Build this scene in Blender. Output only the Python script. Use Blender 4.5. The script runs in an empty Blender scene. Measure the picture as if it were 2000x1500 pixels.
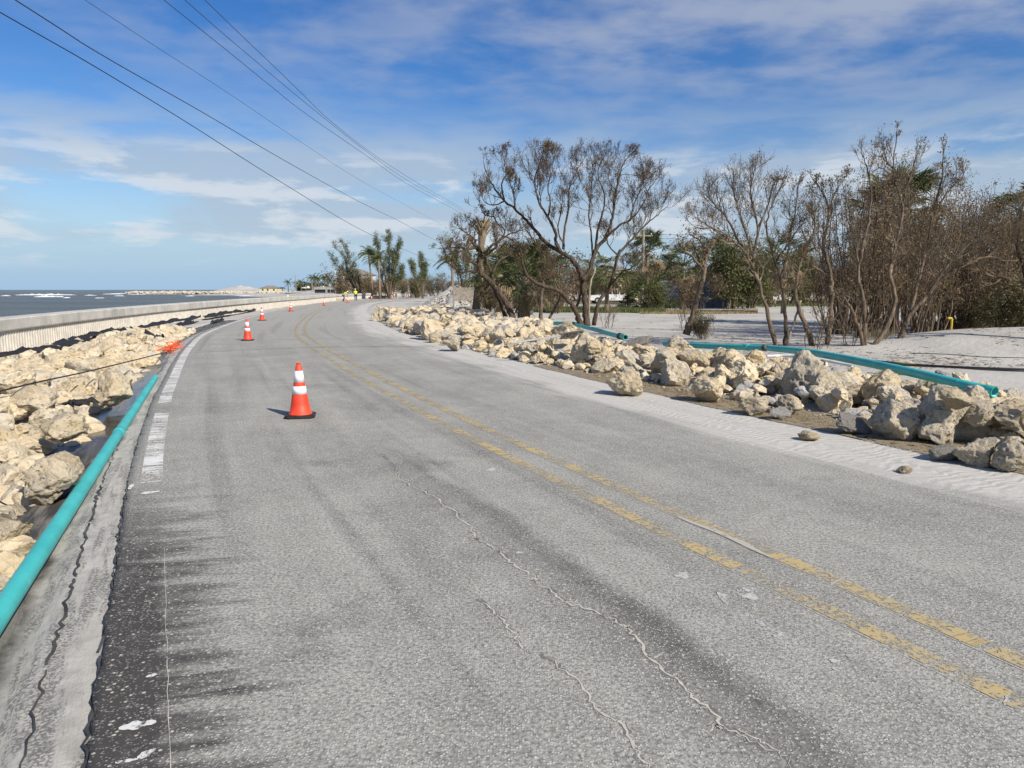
import bpy, math, random
import numpy as np
from mathutils import Vector, Matrix, noise as mnoise

S = bpy.context.scene
COL = S.collection
R = math.radians
# ---------------------------------------------------------------- camera
FPX, CAM_H, V_HOR = 1387.0, 1.65, 566.0          # focal length in photo pixels, eye height, horizon row (photo is 2000x1500)
PITCH = math.atan((750 - V_HOR) / FPX)
cam = bpy.data.cameras.new('camera'); camo = bpy.data.objects.new('camera', cam); COL.objects.link(camo)
cam.sensor_width = 36.0; cam.lens = FPX / 2000 * 36.0
cam.clip_start = 0.05; cam.clip_end = 60000
camo.location = (0, 0, CAM_H); camo.rotation_euler = (math.pi / 2 - PITCH, 0, 0)
S.camera = camo
# ---------------------------------------------------------------- sun, sky, exposure
SUN_EL, SUN_AZ = R(38.0), R(-45.0)                # azimuth as an angle from +x: the sun stands behind the camera, to its right
sun_dir = Vector((math.cos(SUN_EL) * math.cos(SUN_AZ), math.cos(SUN_EL) * math.sin(SUN_AZ), math.sin(SUN_EL)))
sl = bpy.data.lights.new('sun', 'SUN'); sl.energy = 4.8; sl.angle = R(0.53); sl.color = (1.0, 0.935, 0.84)
so = bpy.data.objects.new('sun', sl); COL.objects.link(so)
so.rotation_euler = sun_dir.to_track_quat('Z', 'Y').to_euler(); so.location = (20, -20, 40)
S.view_settings.view_transform = 'Standard'; S.view_settings.look = 'None'
S.view_settings.exposure = 0.30; S.view_settings.gamma = 1.0; S.view_settings.use_curve_mapping = False

W = bpy.data.worlds.new('World'); S.world = W; W.use_nodes = True
wt = W.node_tree; wt.nodes.clear()

class NB:
    """tiny node-graph builder"""
    def __init__(s, tree): s.t = tree; s.n = tree.nodes; s.l = tree.links
    def new(s, typ, **kw):
        n = s.n.new(typ)
        for k, v in kw.items(): setattr(n, k, v)
        return n
    def put(s, sock, v):
        if v is None: return
        if isinstance(v, bpy.types.NodeSocket): s.l.new(v, sock)
        elif isinstance(v, (tuple, list)):
            v = tuple(v)
            if sock.type == 'RGBA' and len(v) == 3: v = v + (1.0,)
            sock.default_value = v
        else:
            if sock.type == 'RGBA': v = (v, v, v, 1)
            elif sock.type == 'VECTOR': v = (v, v, v)
            sock.default_value = v
    def math(s, op, a, b=None, c=None, clamp=False):
        n = s.new('ShaderNodeMath', operation=op, use_clamp=clamp)
        s.put(n.inputs[0], a); s.put(n.inputs[1], b)
        if c is not None: s.put(n.inputs[2], c)
        return n.outputs[0]
    def vmath(s, op, a, b=None):
        n = s.new('ShaderNodeVectorMath', operation=op)
        s.put(n.inputs[0], a); s.put(n.inputs[1], b)
        return n.outputs[1] if op in ('DOT_PRODUCT', 'LENGTH', 'DISTANCE') else n.outputs[0]
    def mix(s, f, a, b, blend='MIX'):
        n = s.new('ShaderNodeMix', data_type='RGBA', blend_type=blend)
        s.put(n.inputs[0], f); s.put(n.inputs[6], a); s.put(n.inputs[7], b)
        return n.outputs[2]
    def sep(s, v):
        n = s.new('ShaderNodeSeparateXYZ'); s.put(n.inputs[0], v); return n.outputs
    def comb(s, x, y, z=0.0):
        n = s.new('ShaderNodeCombineXYZ'); s.put(n.inputs[0], x); s.put(n.inputs[1], y); s.put(n.inputs[2], z); return n.outputs[0]
    def noise(s, v, scale, detail=3.0, rough=0.5, dist=0.0):
        n = s.new('ShaderNodeTexNoise'); s.put(n.inputs['Vector'], v); s.put(n.inputs['Scale'], scale)
        s.put(n.inputs['Detail'], detail); s.put(n.inputs['Roughness'], rough); s.put(n.inputs['Distortion'], dist)
        return n.outputs[0]
    def voro(s, v, scale, feature='F1', rand=1.0, out=0):
        n = s.new('ShaderNodeTexVoronoi', feature=feature); s.put(n.inputs['Vector'], v); s.put(n.inputs['Scale'], scale)
        if 'Randomness' in n.inputs: s.put(n.inputs['Randomness'], rand)
        return n.outputs[out]
    def ss(s, x, a, b, lo=0.0, hi=1.0):
        n = s.new('ShaderNodeMapRange', interpolation_type='SMOOTHSTEP'); s.put(n.inputs[0], x)
        s.put(n.inputs[1], a); s.put(n.inputs[2], b); s.put(n.inputs[3], lo); s.put(n.inputs[4], hi)
        return n.outputs[0]
    def lin(s, x, a, b, lo=0.0, hi=1.0):
        n = s.new('ShaderNodeMapRange'); s.put(n.inputs[0], x)
        s.put(n.inputs[1], a); s.put(n.inputs[2], b); s.put(n.inputs[3], lo); s.put(n.inputs[4], hi)
        return n.outputs[0]
    def bump(s, h, strength=0.5, dist=0.02, normal=None):
        n = s.new('ShaderNodeBump'); s.put(n.inputs['Height'], h); s.put(n.inputs['Strength'], strength); s.put(n.inputs['Distance'], dist)
        if normal is not None: s.put(n.inputs['Normal'], normal)
        return n.outputs[0]

# world: Nishita sky with thin high cloud and low banks mixed in along the view direction
b = NB(wt)
tc = b.new('ShaderNodeTexCoord').outputs['Generated']
sky = b.new('ShaderNodeTexSky', sky_type='NISHITA', sun_disc=False, sun_elevation=SUN_EL, air_density=1.0, dust_density=0.35, ozone_density=2.2, altitude=0.0)
# rotation convention: sun_rotation measured clockwise from +Y
sky.sun_rotation = math.atan2(sun_dir.x, sun_dir.y)
hs = b.new('ShaderNodeHueSaturation'); hs.inputs['Hue'].default_value = 0.513; hs.inputs['Saturation'].default_value = 1.4; hs.inputs['Value'].default_value = 1.14
b.l.new(sky.outputs[0], hs.inputs['Color'])
dx, dy, dz = b.sep(b.vmath('NORMALIZE', tc))
zc = b.math('MAXIMUM', dz, 0.0)
den = b.math('ADD', zc, 0.09)
px_, py_ = b.math('DIVIDE', dx, den), b.math('DIVIDE', dy, den)
P = b.comb(px_, py_)
# high streaks, strong toward +x
Ph = b.comb(b.math('MULTIPLY', b.math('ADD', px_, b.math('MULTIPLY', py_, 0.35)), 0.95), b.math('MULTIPLY', b.math('SUBTRACT', py_, b.math('MULTIPLY', px_, 0.25)), 1.15))
n1 = b.noise(Ph, 2.1, 6, 0.52, 0.15)
n2 = b.noise(b.vmath('ADD', Ph, (3.1, 7.7, 0)), 0.62, 3, 0.5)
n1 = b.math('ADD', b.math('MULTIPLY', n1, 0.72), b.math('MULTIPLY', b.noise(Ph, 5.5, 5, 0.55, 0.2), 0.28))
hi = b.math('MULTIPLY', b.ss(n1, 0.36, 0.64), b.ss(n2, 0.30, 0.54))
az_r = b.lin(dx, -0.4, 0.40, 0.50, 1.0)
hi = b.math('MULTIPLY', b.math('MULTIPLY', hi, az_r), b.ss(zc, 0.15, 0.32))
# veil over the lower sky
n3 = b.noise(b.comb(b.math('MULTIPLY', dx, 3.0), b.math('MULTIPLY', dy, 3.0), b.math('MULTIPLY', dz, 12.0)), 1.25, 6, 0.55, 0.3)
veil = b.math('MULTIPLY', b.math('ADD', b.math('MULTIPLY', b.ss(n3, 0.32, 0.56), 0.86), 0.12), b.math('MULTIPLY', b.ss(zc, 0.02, 0.09), b.ss(b.math('ADD', zc, b.math('MULTIPLY', b.math('SUBTRACT', n3, 0.5), 0.18)), 0.245, 0.175)))
# small bright banks low down
n4 = b.noise(b.comb(b.math('MULTIPLY', dx, 5.0), b.math('MULTIPLY', dy, 5.0), b.math('MULTIPLY', dz, 24.0)), 1.5, 7, 0.58, 0.15)
bank = b.math('MULTIPLY', b.ss(n4, 0.49, 0.63), b.math('MULTIPLY', b.ss(zc, 0.02, 0.05), b.ss(zc, 0.20, 0.14)))
base_sky = b.mix(b.ss(zc, 0.17, 0.0, 0.0, 0.93), hs.outputs[0], (3.3, 5.1, 7.3))     # maritime haze low over the water
c0 = b.mix(b.math('MULTIPLY', hi, 0.72), base_sky, (4.6, 5.0, 5.9))
c1 = b.mix(b.math('MULTIPLY', veil, 0.80), c0, (4.3, 5.2, 6.3))
c2 = b.mix(b.math('MULTIPLY', bank, 0.70), c1, (6.9, 7.4, 8.0))
bg = b.new('ShaderNodeBackground'); bg.inputs['Strength'].default_value = 0.084
b.l.new(c2, bg.inputs['Color'])
wo = b.new('ShaderNodeOutputWorld'); b.l.new(bg.outputs[0], wo.inputs[0])

# ---------------------------------------------------------------- small helpers
def PX(u, v, depth):
    """photo pixel at a given forward distance (metres along +y)"""
    x = (u - 1000) / FPX; z = -(v - 750) / FPX
    dy_ = math.cos(PITCH) + math.sin(PITCH) * z; dz_ = -math.sin(PITCH) + math.cos(PITCH) * z
    t = depth / dy_
    return Vector((x * t, depth, CAM_H + dz_ * t))
def GR(u, v, z=0.0):
    """photo pixel on the level z"""
    x = (u - 1000) / FPX; zz = -(v - 750) / FPX
    dy_ = math.cos(PITCH) + math.sin(PITCH) * zz; dz_ = -math.sin(PITCH) + math.cos(PITCH) * zz
    t = (z - CAM_H) / dz_
    return Vector((x * t, dy_ * t, z))

def link(o, parent=None):
    COL.objects.link(o)
    if parent is not None: o.parent = parent
    return o
def tag(o, label=None, cat=None, group=None, kind=None):
    if label: o['label'] = label
    if cat: o['category'] = cat
    if group: o['group'] = group
    if kind: o['kind'] = kind
    return o
def mesh(name, verts, faces, mats=None, smooth=False, mi=None):
    m = bpy.data.meshes.new(name)
    m.from_pydata([tuple(v) for v in verts], [], faces)
    if mats is not None:
        for x in (mats if isinstance(mats, (list, tuple)) else [mats]): m.materials.append(x)
    if mi is not None: m.polygons.foreach_set('material_index', np.asarray(mi, dtype=np.int32))
    if smooth: m.polygons.foreach_set('use_smooth', np.ones(len(m.polygons), dtype=bool))
    m.update()
    return m
def obj(name, m, parent=None, loc=(0, 0, 0), rot=(0, 0, 0)):
    o = bpy.data.objects.new(name, m); o.location = loc; o.rotation_euler = rot
    return link(o, parent)
def empty(name, loc=(0, 0, 0), rz=0.0):
    o = bpy.data.objects.new(name, None); o.location = loc; o.rotation_euler = (0, 0, rz); o.empty_display_size = 0.2
    return link(o)
def copy_tree(o, parent=None):
    c = o.copy(); COL.objects.link(c); c.parent = parent
    for ch in list(o.children): copy_tree(ch, c)
    return c

class MB:
    """collects simple solids into one mesh"""
    def __init__(s): s.v = []; s.f = []; s.mi = []; s.cur = 0
    def add(s, vs, fs):
        k = len(s.v); s.v += [tuple(q) for q in vs]; s.f += [tuple(i + k for i in f) for f in fs]; s.mi += [s.cur] * len(fs)
    def box(s, c, d, rz=0.0, M=None):
        x, y, z = d[0] / 2, d[1] / 2, d[2] / 2
        vs = [Vector((a * x, e * y, g * z)) for a in (-1, 1) for e in (-1, 1) for g in (-1, 1)]
        Q = (M if M is not None else Matrix.Rotation(rz, 3, 'Z'))
        vs = [Q @ q + Vector(c) for q in vs]
        s.add(vs, [(0, 1, 3, 2), (4, 6, 7, 5), (0, 4, 5, 1), (2, 3, 7, 6), (0, 2, 6, 4), (1, 5, 7, 3)])
    def tube(s, pts, rad, n=8, cap=True):
        pts = [Vector(p) for p in pts]; k = len(pts)
        if not hasattr(rad, '__len__'): rad = [rad] * k
        base = len(s.v); prev = None
        for i, p in enumerate(pts):
            d = (pts[min(i + 1, k - 1)] - pts[max(i - 1, 0)])
            d = d.normalized() if d.length > 1e-9 else Vector((0, 0, 1))
            if prev is None:
                a = d.orthogonal().normalized()
            else:
                a = prev - d * prev.dot(d)
                a = a.normalized() if a.length > 1e-6 else d.orthogonal().normalized()
            prev = a; c = d.cross(a); r = rad[i]
            for j in range(n):
                t = 2 * math.pi * j / n
                q = p + (a * math.cos(t) + c * math.sin(t)) * r
                s.v.append((q.x, q.y, q.z))
        for i in range(k - 1):
            for j in range(n):
                j2 = (j + 1) % n
                s.f.append((base + i * n + j, base + i * n + j2, base + (i + 1) * n + j2, base + (i + 1) * n + j)); s.mi.append(s.cur)
        if cap and n > 3:
            s.f.append(tuple(base + j for j in range(n))[::-1]); s.f.append(tuple(base + (k - 1) * n + j for j in range(n))); s.mi += [s.cur] * 2
    def lathe(s, prof, n=24, c=(0, 0, 0)):
        base = len(s.v)
        for r, z in prof:
            for j in range(n):
                t = 2 * math.pi * j / n; s.v.append((c[0] + r * math.cos(t), c[1] + r * math.sin(t), c[2] + z))
        for i in range(len(prof) - 1):
            for j in range(n):
                j2 = (j + 1) % n
                s.f.append((base + i * n + j, base + i * n + j2, base + (i + 1) * n + j2, base + (i + 1) * n + j)); s.mi.append(s.cur)
    def build(s, name, mats, parent=None, smooth=False, loc=(0, 0, 0), rot=(0, 0, 0)):
        return obj(name, mesh(name, s.v, s.f, mats, smooth, s.mi), parent, loc, rot)

# ---------------------------------------------------------------- materials
def material(name):
    m = bpy.data.materials.new(name); m.use_nodes = True
    b = NB(m.node_tree); b.p = b.n['Principled BSDF']; b.m = m
    return m, b
def gen(b): return b.new('ShaderNodeTexCoord').outputs['Object']
def uvn(b): return b.new('ShaderNodeUVMap').outputs[0]
def pos(b): return b.new('ShaderNodeNewGeometry').outputs['Position']
def rnd(b): return b.new('ShaderNodeObjectInfo').outputs['Random']
def simple(name, col, rough=0.6, var=0.25, scale=8.0, metal=0.0, bump=0.0, bscale=30.0, dark=None, spec=0.5, coat=0.0):
    m, b = material(name); co = gen(b)
    n = b.noise(co, scale, 5, 0.6)
    lo = tuple(c * (1 - var) for c in col) if dark is None else dark
    hi_ = tuple(min(1, c * (1 + var * 0.6)) for c in col)
    b.put(b.p.inputs['Base Color'], b.mix(b.ss(n, 0.3, 0.7), lo, hi_))
    b.put(b.p.inputs['Roughness'], b.lin(n, 0.2, 0.8, max(0, rough - 0.1), min(1, rough + 0.1)))
    b.put(b.p.inputs['Metallic'], metal); b.put(b.p.inputs['Specular IOR Level'], spec); b.put(b.p.inputs['Coat Weight'], coat)
    if bump: b.put(b.p.inputs['Normal'], b.bump(b.noise(co, bscale, 5, 0.65), bump, 0.01))
    return m
M = {}
def make_asphalt():
    m, b = material('asphalt'); p = pos(b); uv = uvn(b); t, s, _ = b.sep(uv)
    x, y, z = b.sep(p)
    # aggregate: pale chips in dark binder
    v1 = b.voro(p, 95.0, out=1); ch = b.sep(v1)[0]
    d1 = b.voro(p, 95.0, out=0)
    chip = b.math('MULTIPLY', b.ss(ch, 0.50, 0.72), b.ss(d1, 0.62, 0.30))
    v2 = b.sep(b.voro(b.vmath('ADD', p, (5.2, 1.3, 0)), 46.0, out=1))[1]
    big = b.math('MULTIPLY', b.ss(v2, 0.78, 0.88), b.ss(b.voro(b.vmath('ADD', p, (5.2, 1.3, 0)), 46.0, out=0), 0.42, 0.2))
    # dust lying in the texture: wide fields, streaks along the road
    f1 = b.noise(p, 0.7, 6, 0.66, 0.6)
    f2 = b.noise(b.comb(b.math('MULTIPLY', t, 1.6), b.math('MULTIPLY', s, 0.11)), 1.0, 5, 0.6, 0.3)
    f3 = b.noise(p, 5.5, 6, 0.7)
    f4 = b.noise(b.comb(b.math('MULTIPLY', t, 5.0), b.math('MULTIPLY', s, 0.25)), 1.0, 4, 0.6, 0.5)
    dust = b.math('ADD', b.math('MULTIPLY', f1, 0.8), b.math('ADD', b.math('MULTIPLY', f2, 0.75), b.math('ADD', b.math('MULTIPLY', f3, 0.45), b.math('MULTIPLY', f4, 0.3))))
    dust = b.ss(dust, 0.78, 1.5)
    dust = b.math('MAXIMUM', dust, b.lin(s, 6.0, 40.0, 0.0, 0.75))
    # washed-out fingers at the seaward edge near the viewer
    wob = b.noise(b.comb(b.math('MULTIPLY', t, 0.9), b.math('MULTIPLY', b.math('ADD', s, b.math('MULTIPLY', t, 0.22)), 7.5)), 1.0, 4, 0.6, 0.2)
    wb2 = b.noise(p, 1.4, 3, 0.5)
    edge = b.math('SUBTRACT', b.math('MULTIPLY', t, -1.0), b.math('SUBTRACT', 4.02, b.math('ADD', b.math('MULTIPLY', wob, 1.60), b.math('MULTIPLY', wb2, 0.35))))
    wash = b.math('MULTIPLY', b.ss(edge, -0.16, 0.34), b.ss(s, 8.6, 6.4))
    wash = b.math('MULTIPLY', wash, b.lin(b.noise(p, 14.0, 4, 0.6), 0.3, 0.7, 0.82, 1.0))
    # dark damp band along the long crack
    ax, ay = GR(745, 885).xy; bx_, by_ = GR(1520, 1490).xy
    L = math.hypot(bx_ - ax, by_ - ay); nx, ny = -(by_ - ay) / L, (bx_ - ax) / L
    sd = b.math('ADD', b.math('MULTIPLY', b.math('SUBTRACT', x, ax), nx), b.math('MULTIPLY', b.math('SUBTRACT', y, ay), ny))
    sd = b.math('ADD', sd, b.math('MULTIPLY', b.math('SUBTRACT', b.noise(p, 1.1, 4, 0.6), 0.5), 0.75))
    band = b.math('MULTIPLY', b.ss(sd, -0.42, 0.10), b.ss(sd, 0.34, 0.20))
    band = b.math('MULTIPLY', band, b.ss(y, 8.6, 6.0))
    blot = b.math('MULTIPLY', b.ss(b.noise(b.vmath('ADD', p, (9, 4, 0)), 0.9, 5, 0.65, 0.4), 0.57, 0.72), b.ss(y, 40.0, 14.0))
    dark = b.math('MAXIMUM', wash, b.math('MULTIPLY', b.math('MAXIMUM', band, b.math('MULTIPLY', blot, 0.75)), 0.36), clamp=True)
    # tyre rubber, a little, along the wheel tracks
    tr = b.math('MULTIPLY', b.ss(b.noise(b.comb(b.math('MULTIPLY', t, 2.2), b.math('MULTIPLY', s, 0.05)), 1.0, 3, 0.5), 0.55, 0.68), 0.25)
    cov = b.math('SUBTRACT', b.math('ADD', 0.56, b.math('MULTIPLY', dust, 0.56)), b.math('ADD', b.math('MULTIPLY', dark, 0.86), tr), clamp=True)
    binder = b.mix(f3, (0.046, 0.043, 0.039), (0.082, 0.077, 0.070))
    chips = b.mix(b.sep(v1)[2], (0.30, 0.292, 0.275), (0.58, 0.565, 0.52))
    c = b.mix(b.math('MULTIPLY', chip, b.lin(dark, 0, 1, 0.95, 0.34)), binder, chips)
    c = b.mix(b.math('MULTIPLY', big, 0.8), c, (0.62, 0.57, 0.48))
    dcol = b.mix(b.noise(p, 2.0, 4, 0.6), (0.400, 0.392, 0.345), (0.480, 0.469, 0.410))
    c = b.mix(b.math('MULTIPLY', cov, b.lin(b.noise(p, 55.0, 3, 0.6), 0.34, 0.64, 0.28, 1.0)), c, dcol)
    # drifted sand at the landward edge, fully covering
    sw = b.math('ADD', t, b.math('ADD', b.math('MULTIPLY', b.math('SUBTRACT', b.noise(b.comb(b.math('MULTIPLY', t, 0.5), b.math('MULTIPLY', s, 0.30)), 1.0, 6, 0.62, 0.5), 0.5), 2.2), b.math('MULTIPLY', b.math('SUBTRACT', f4, 0.5), 0.9)))
    sand = b.math('MULTIPLY', b.ss(sw, 2.15, 2.95), b.lin(b.noise(p, 25.0, 3, 0.6), 0.3, 0.6, 0.75, 1.0))
    c = b.mix(sand, c, b.mix(f4, (0.46, 0.44, 0.395), (0.54, 0.515, 0.46)))
    b.put(b.p.inputs['Base Color'], c)
    b.put(b.p.inputs['Roughness'], b.lin(dark, 0, 1, 0.95, 0.88)); b.put(b.p.inputs['Specular IOR Level'], 0.15)
    tread = b.math('MULTIPLY', b.math('SINE', b.math('MULTIPLY', b.math('ADD', s, b.math('MULTIPLY', b.noise(p, 1.5, 3, 0.5), 0.9)), 52.0)), b.math('MULTIPLY', sand, 0.55))
    hgt = b.math('ADD', b.math('MULTIPLY', chip, b.lin(cov, 0, 1, 0.8, 0.35)), b.math('ADD', tread, b.math('MULTIPLY', b.noise(p, 170.0, 3, 0.6), 0.5)))
    b.put(b.p.inputs['Normal'], b.bump(hgt, 0.75, 0.006))
    M['asphalt'] = m
make_asphalt()
def make_paint(name, col, dirty, near_thr, far_thr, s0, s1, cracks=True):
    """worn road paint: holes where it has flaked off"""
    m, b = material(name); p = pos(b); t, s, _ = b.sep(uvn(b))
    n = b.noise(p, 34.0, 5, 0.7); n2 = b.noise(p, 3.0, 4, 0.6)
    v = b.math('ADD', b.math('MULTIPLY', n, 0.62), b.math('MULTIPLY', n2, 0.38))
    thr = b.lin(s, s0, s1, near_thr, far_thr)
    keep = b.ss(b.math('SUBTRACT', v, thr), -0.035, 0.045)
    # scrape marks across the line
    sc = b.noise(b.comb(b.math('MULTIPLY', t, 1.2), b.math('MULTIPLY', s, 15.0)), 1.0, 3, 0.6, 0.4)
    if cracks: keep = b.math('MULTIPLY', keep, b.ss(sc, 0.38, 0.46))
    c = b.mix(b.ss(n2, 0.35, 0.7), dirty, col)
    b.put(b.p.inputs['Base Color'], c); b.put(b.p.inputs['Roughness'], 0.75)
    tr = b.new('ShaderNodeBsdfTransparent'); mx = b.new('ShaderNodeMixShader')
    b.put(mx.inputs[0], keep); b.l.new(tr.outputs[0], mx.inputs[1]); b.l.new(b.p.outputs[0], mx.inputs[2])
    b.l.new(mx.outputs[0], b.n['Material Output'].inputs[0])
    M[name] = m
make_paint('white_paint', (0.66, 0.65, 0.61), (0.50, 0.48, 0.43), 0.46, 0.36, 8.0, 20.0)
make_paint('white_paint_right', (0.66, 0.65, 0.61), (0.50, 0.48, 0.44), 0.55, 0.44, 8.0, 40.0)
make_paint('yellow_paint', (0.46, 0.35, 0.155), (0.40, 0.345, 0.235), 0.476, 0.470, 3.0, 20.0)
def make_spatter(name, col, thr):
    m, b = material(name); p = pos(b); n = b.noise(p, 45.0, 5, 0.7); n2 = b.noise(p, 9.0, 3, 0.6)
    keep = b.ss(b.math('ADD', b.math('MULTIPLY', n, 0.6), b.math('MULTIPLY', n2, 0.4)), thr - 0.06, thr + 0.06)
    b.put(b.p.inputs['Base Color'], b.mix(n, tuple(k * 0.85 for k in col), col)); b.put(b.p.inputs['Roughness'], 0.9)
    tr = b.new('ShaderNodeBsdfTransparent'); mx = b.new('ShaderNodeMixShader'); b.put(mx.inputs[0], keep)
    b.l.new(tr.outputs[0], mx.inputs[1]); b.l.new(b.p.outputs[0], mx.inputs[2]); b.l.new(mx.outputs[0], b.n['Material Output'].inputs[0]); M[name] = m
make_spatter('spatter', (0.50, 0.485, 0.45), 0.47)
make_spatter('paint_remnant', (0.66, 0.65, 0.61), 0.43)
make_spatter('verge_soil', (0.27, 0.215, 0.135), 0.46)
make_spatter('sand_patch', (0.44, 0.41, 0.345), 0.40)
M['crack_sand'] = simple('crack_sand', (0.47, 0.44, 0.37), 0.95, 0.2, 40.0)
make_spatter('crack_shade_tone', (0.17, 0.163, 0.148), 0.53)  # dark tone painted beside cracks so they seem to have depth
M['joint'] = simple('joint', (0.06, 0.058, 0.054), 0.9, 0.6, 3.0)

def make_ground():
    m, b = material('sand_ground'); p = pos(b); x, y, z = b.sep(p)
    n = b.noise(p, 0.35, 6, 0.6); n2 = b.noise(p, 6.0, 6, 0.65); n3 = b.noise(p, 60.0, 3, 0.6)
    c = b.mix(b.ss(n, 0.3, 0.7), (0.375, 0.358, 0.318), (0.50, 0.475, 0.425))
    c = b.mix(b.math('MULTIPLY', b.ss(n2, 0.52, 0.75), 0.4), c, (0.30, 0.275, 0.23))
    lit = b.math('MULTIPLY', b.ss(n3, 0.60, 0.72), b.ss(b.noise(p, 0.9, 3, 0.5), 0.5, 0.66))
    c = b.mix(b.math('MULTIPLY', lit, 0.6), c, (0.10, 0.085, 0.06))
    # far land: scrub and dry turf among the sand
    far = b.math('MULTIPLY', b.ss(y, 60.0, 90.0), b.ss(b.noise(p, 0.06, 5, 0.6), 0.42, 0.55))
    far = b.math('MULTIPLY', far, b.ss(x, -6.0, 6.0))
    c = b.mix(far, c, b.mix(n2, (0.10, 0.10, 0.045), (0.20, 0.17, 0.09)))
    b.put(b.p.inputs['Base Color'], c); b.put(b.p.inputs['Roughness'], 0.95); b.put(b.p.inputs['Specular IOR Level'], 0.2)
    h = b.math('ADD', b.math('MULTIPLY', n2, 0.8), b.math('MULTIPLY', n3, 0.25))
    b.put(b.p.inputs['Normal'], b.bump(h, 0.8, 0.06))
    M['sand_ground'] = m
make_ground()
def make_shoulder():
    """silt, broken asphalt crumbs and the wet black strip beside the road (u = metres across, v = metres along)"""
    m, b = material('shoulder'); p = pos(b); t, s, _ = b.sep(uvn(b))
    w = b.math('MULTIPLY', b.math('SUBTRACT', b.noise(b.comb(b.math('MULTIPLY', t, 1.5), b.math('MULTIPLY', s, 1.3)), 1.0, 5, 0.65), 0.5), 0.30)
    q = b.math('ADD', t, w)
    n = b.noise(p, 9.0, 6, 0.65); nf = b.noise(p, 70.0, 4, 0.65)
    silt = b.mix(b.ss(n, 0.3, 0.7), (0.34, 0.325, 0.285), (0.46, 0.44, 0.39))
    st = b.noise(b.comb(b.math('MULTIPLY', t, 9.0), b.math('MULTIPLY', s, 1.1)), 1.0, 6, 0.7, 0.4)
    crumbs = b.math('MULTIPLY', b.ss(st, 0.46, 0.58), b.ss(nf, 0.44, 0.54))
    c = b.mix(b.math('MULTIPLY', crumbs, 0.7), silt, (0.075, 0.073, 0.07))
    mud = b.ss(q, -3.90, -4.00)
    mudc = b.mix(b.ss(st, 0.38, 0.62), (0.040, 0.039, 0.037), (0.20, 0.19, 0.165))
    mudc = b.mix(b.math('MULTIPLY', b.ss(nf, 0.5, 0.62), 0.5), mudc, (0.085, 0.08, 0.07))
    wet = b.math('MULTIPLY', b.ss(q, -3.74, -3.84), b.math('MULTIPLY', b.ss(s, 9.0, 11.5), b.ss(s, 22.0, 18.5)))
    c = b.mix(mud, c, mudc)
    tar = b.math('MULTIPLY', wet, b.ss(st, 0.72, 0.60))
    c = b.mix(tar, c, (0.012, 0.012, 0.013))
    b.put(b.p.inputs['Base Color'], c)
    b.put(b.p.inputs['Roughness'], b.lin(tar, 0, 1, 0.9, 0.16)); b.put(b.p.inputs['Specular IOR Level'], b.lin(tar, 0, 1, 0.25, 0.65))
    b.put(b.p.inputs['Normal'], b.bump(b.math('ADD', b.math('MULTIPLY', st, 0.9), b.math('MULTIPLY', nf, 0.4)), b.lin(tar, 0, 1, 0.8, 0.25), 0.015))
    M['shoulder'] = m
make_shoulder()
def make_rock(name, base, pale, grey, greyamt):
    m, b = material(name); o = gen(b); r = rnd(b)
    co = b.vmath('ADD', o, b.comb(b.math('MULTIPLY', r, 37.0), b.math('MULTIPLY', r, 11.0), b.math('MULTIPLY', r, 5.0)))
    n = b.noise(co, 1.5, 6, 0.62, 0.3); n2 = b.noise(co, 4.2, 7, 0.70); n3 = b.noise(co, 13.0, 6, 0.72)
    c = b.mix(b.ss(n, 0.32, 0.68), base, pale)
    c = b.mix(b.math('MULTIPLY', b.ss(n2, 0.46, 0.62), 0.35), c, tuple(k * 0.72 for k in base))
    g = b.ss(b.math('ADD', b.noise(b.vmath('ADD', co, (4, 9, 2)), 1.3, 5, 0.6), b.math('MULTIPLY', r, 0.22)), 0.62 - greyamt, 0.80 - greyamt)
    c = b.mix(b.math('MULTIPLY', g, b.lin(n3, 0.3, 0.7, 0.35, 1.0)), c, grey)
    pit = b.voro(b.vmath('ADD', co, b.vmath('MULTIPLY', b.comb(n2, n3, n), (0.16, 0.16, 0.16))), 9.0)
    pits = b.math('MULTIPLY', b.ss(pit, 0.36, 0.12), b.ss(b.noise(co, 2.6, 3, 0.5), 0.42, 0.56))
    c = b.mix(b.math('MULTIPLY', pits, 0.45), c, tuple(k * 0.5 for k in base))
    c = b.mix(b.math('MULTIPLY', b.ss(n3, 0.58, 0.72), 0.45), c, tuple(min(1, k * 1.12) for k in pale))
    c = b.mix(b.lin(r, 0, 1, 0.0, 0.22), c, b.mix(b.math('FRACT', b.math('MULTIPLY', r, 7.3)), (0.55, 0.51, 0.44), (0.50, 0.40, 0.26)))
    b.put(b.p.inputs['Base Color'], c); b.put(b.p.inputs['Roughness'], 0.95); b.put(b.p.inputs['Specular IOR Level'], 0.15)
    h = b.math('ADD', b.math('MULTIPLY', n2, 1.0), b.math('ADD', b.math('MULTIPLY', n3, 0.55), b.math('MULTIPLY', pits, -0.55)))
    b.put(b.p.inputs['Normal'], b.bump(h, 0.9, 0.055))
    M[name] = m
make_rock('limestone', (0.55, 0.435, 0.265), (0.675, 0.575, 0.405), (0.42, 0.38, 0.305), 0.02)
make_rock('limestone_grey', (0.53, 0.44, 0.295), (0.66, 0.575, 0.43), (0.40, 0.375, 0.32), 0.09)
make_rock('slab_stone', (0.40, 0.385, 0.355), (0.52, 0.50, 0.46), (0.28, 0.275, 0.265), 0.22)
make_rock('dark_stone', (0.22, 0.20, 0.17), (0.34, 0.31, 0.26), (0.17, 0.165, 0.155), 0.25)

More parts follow.
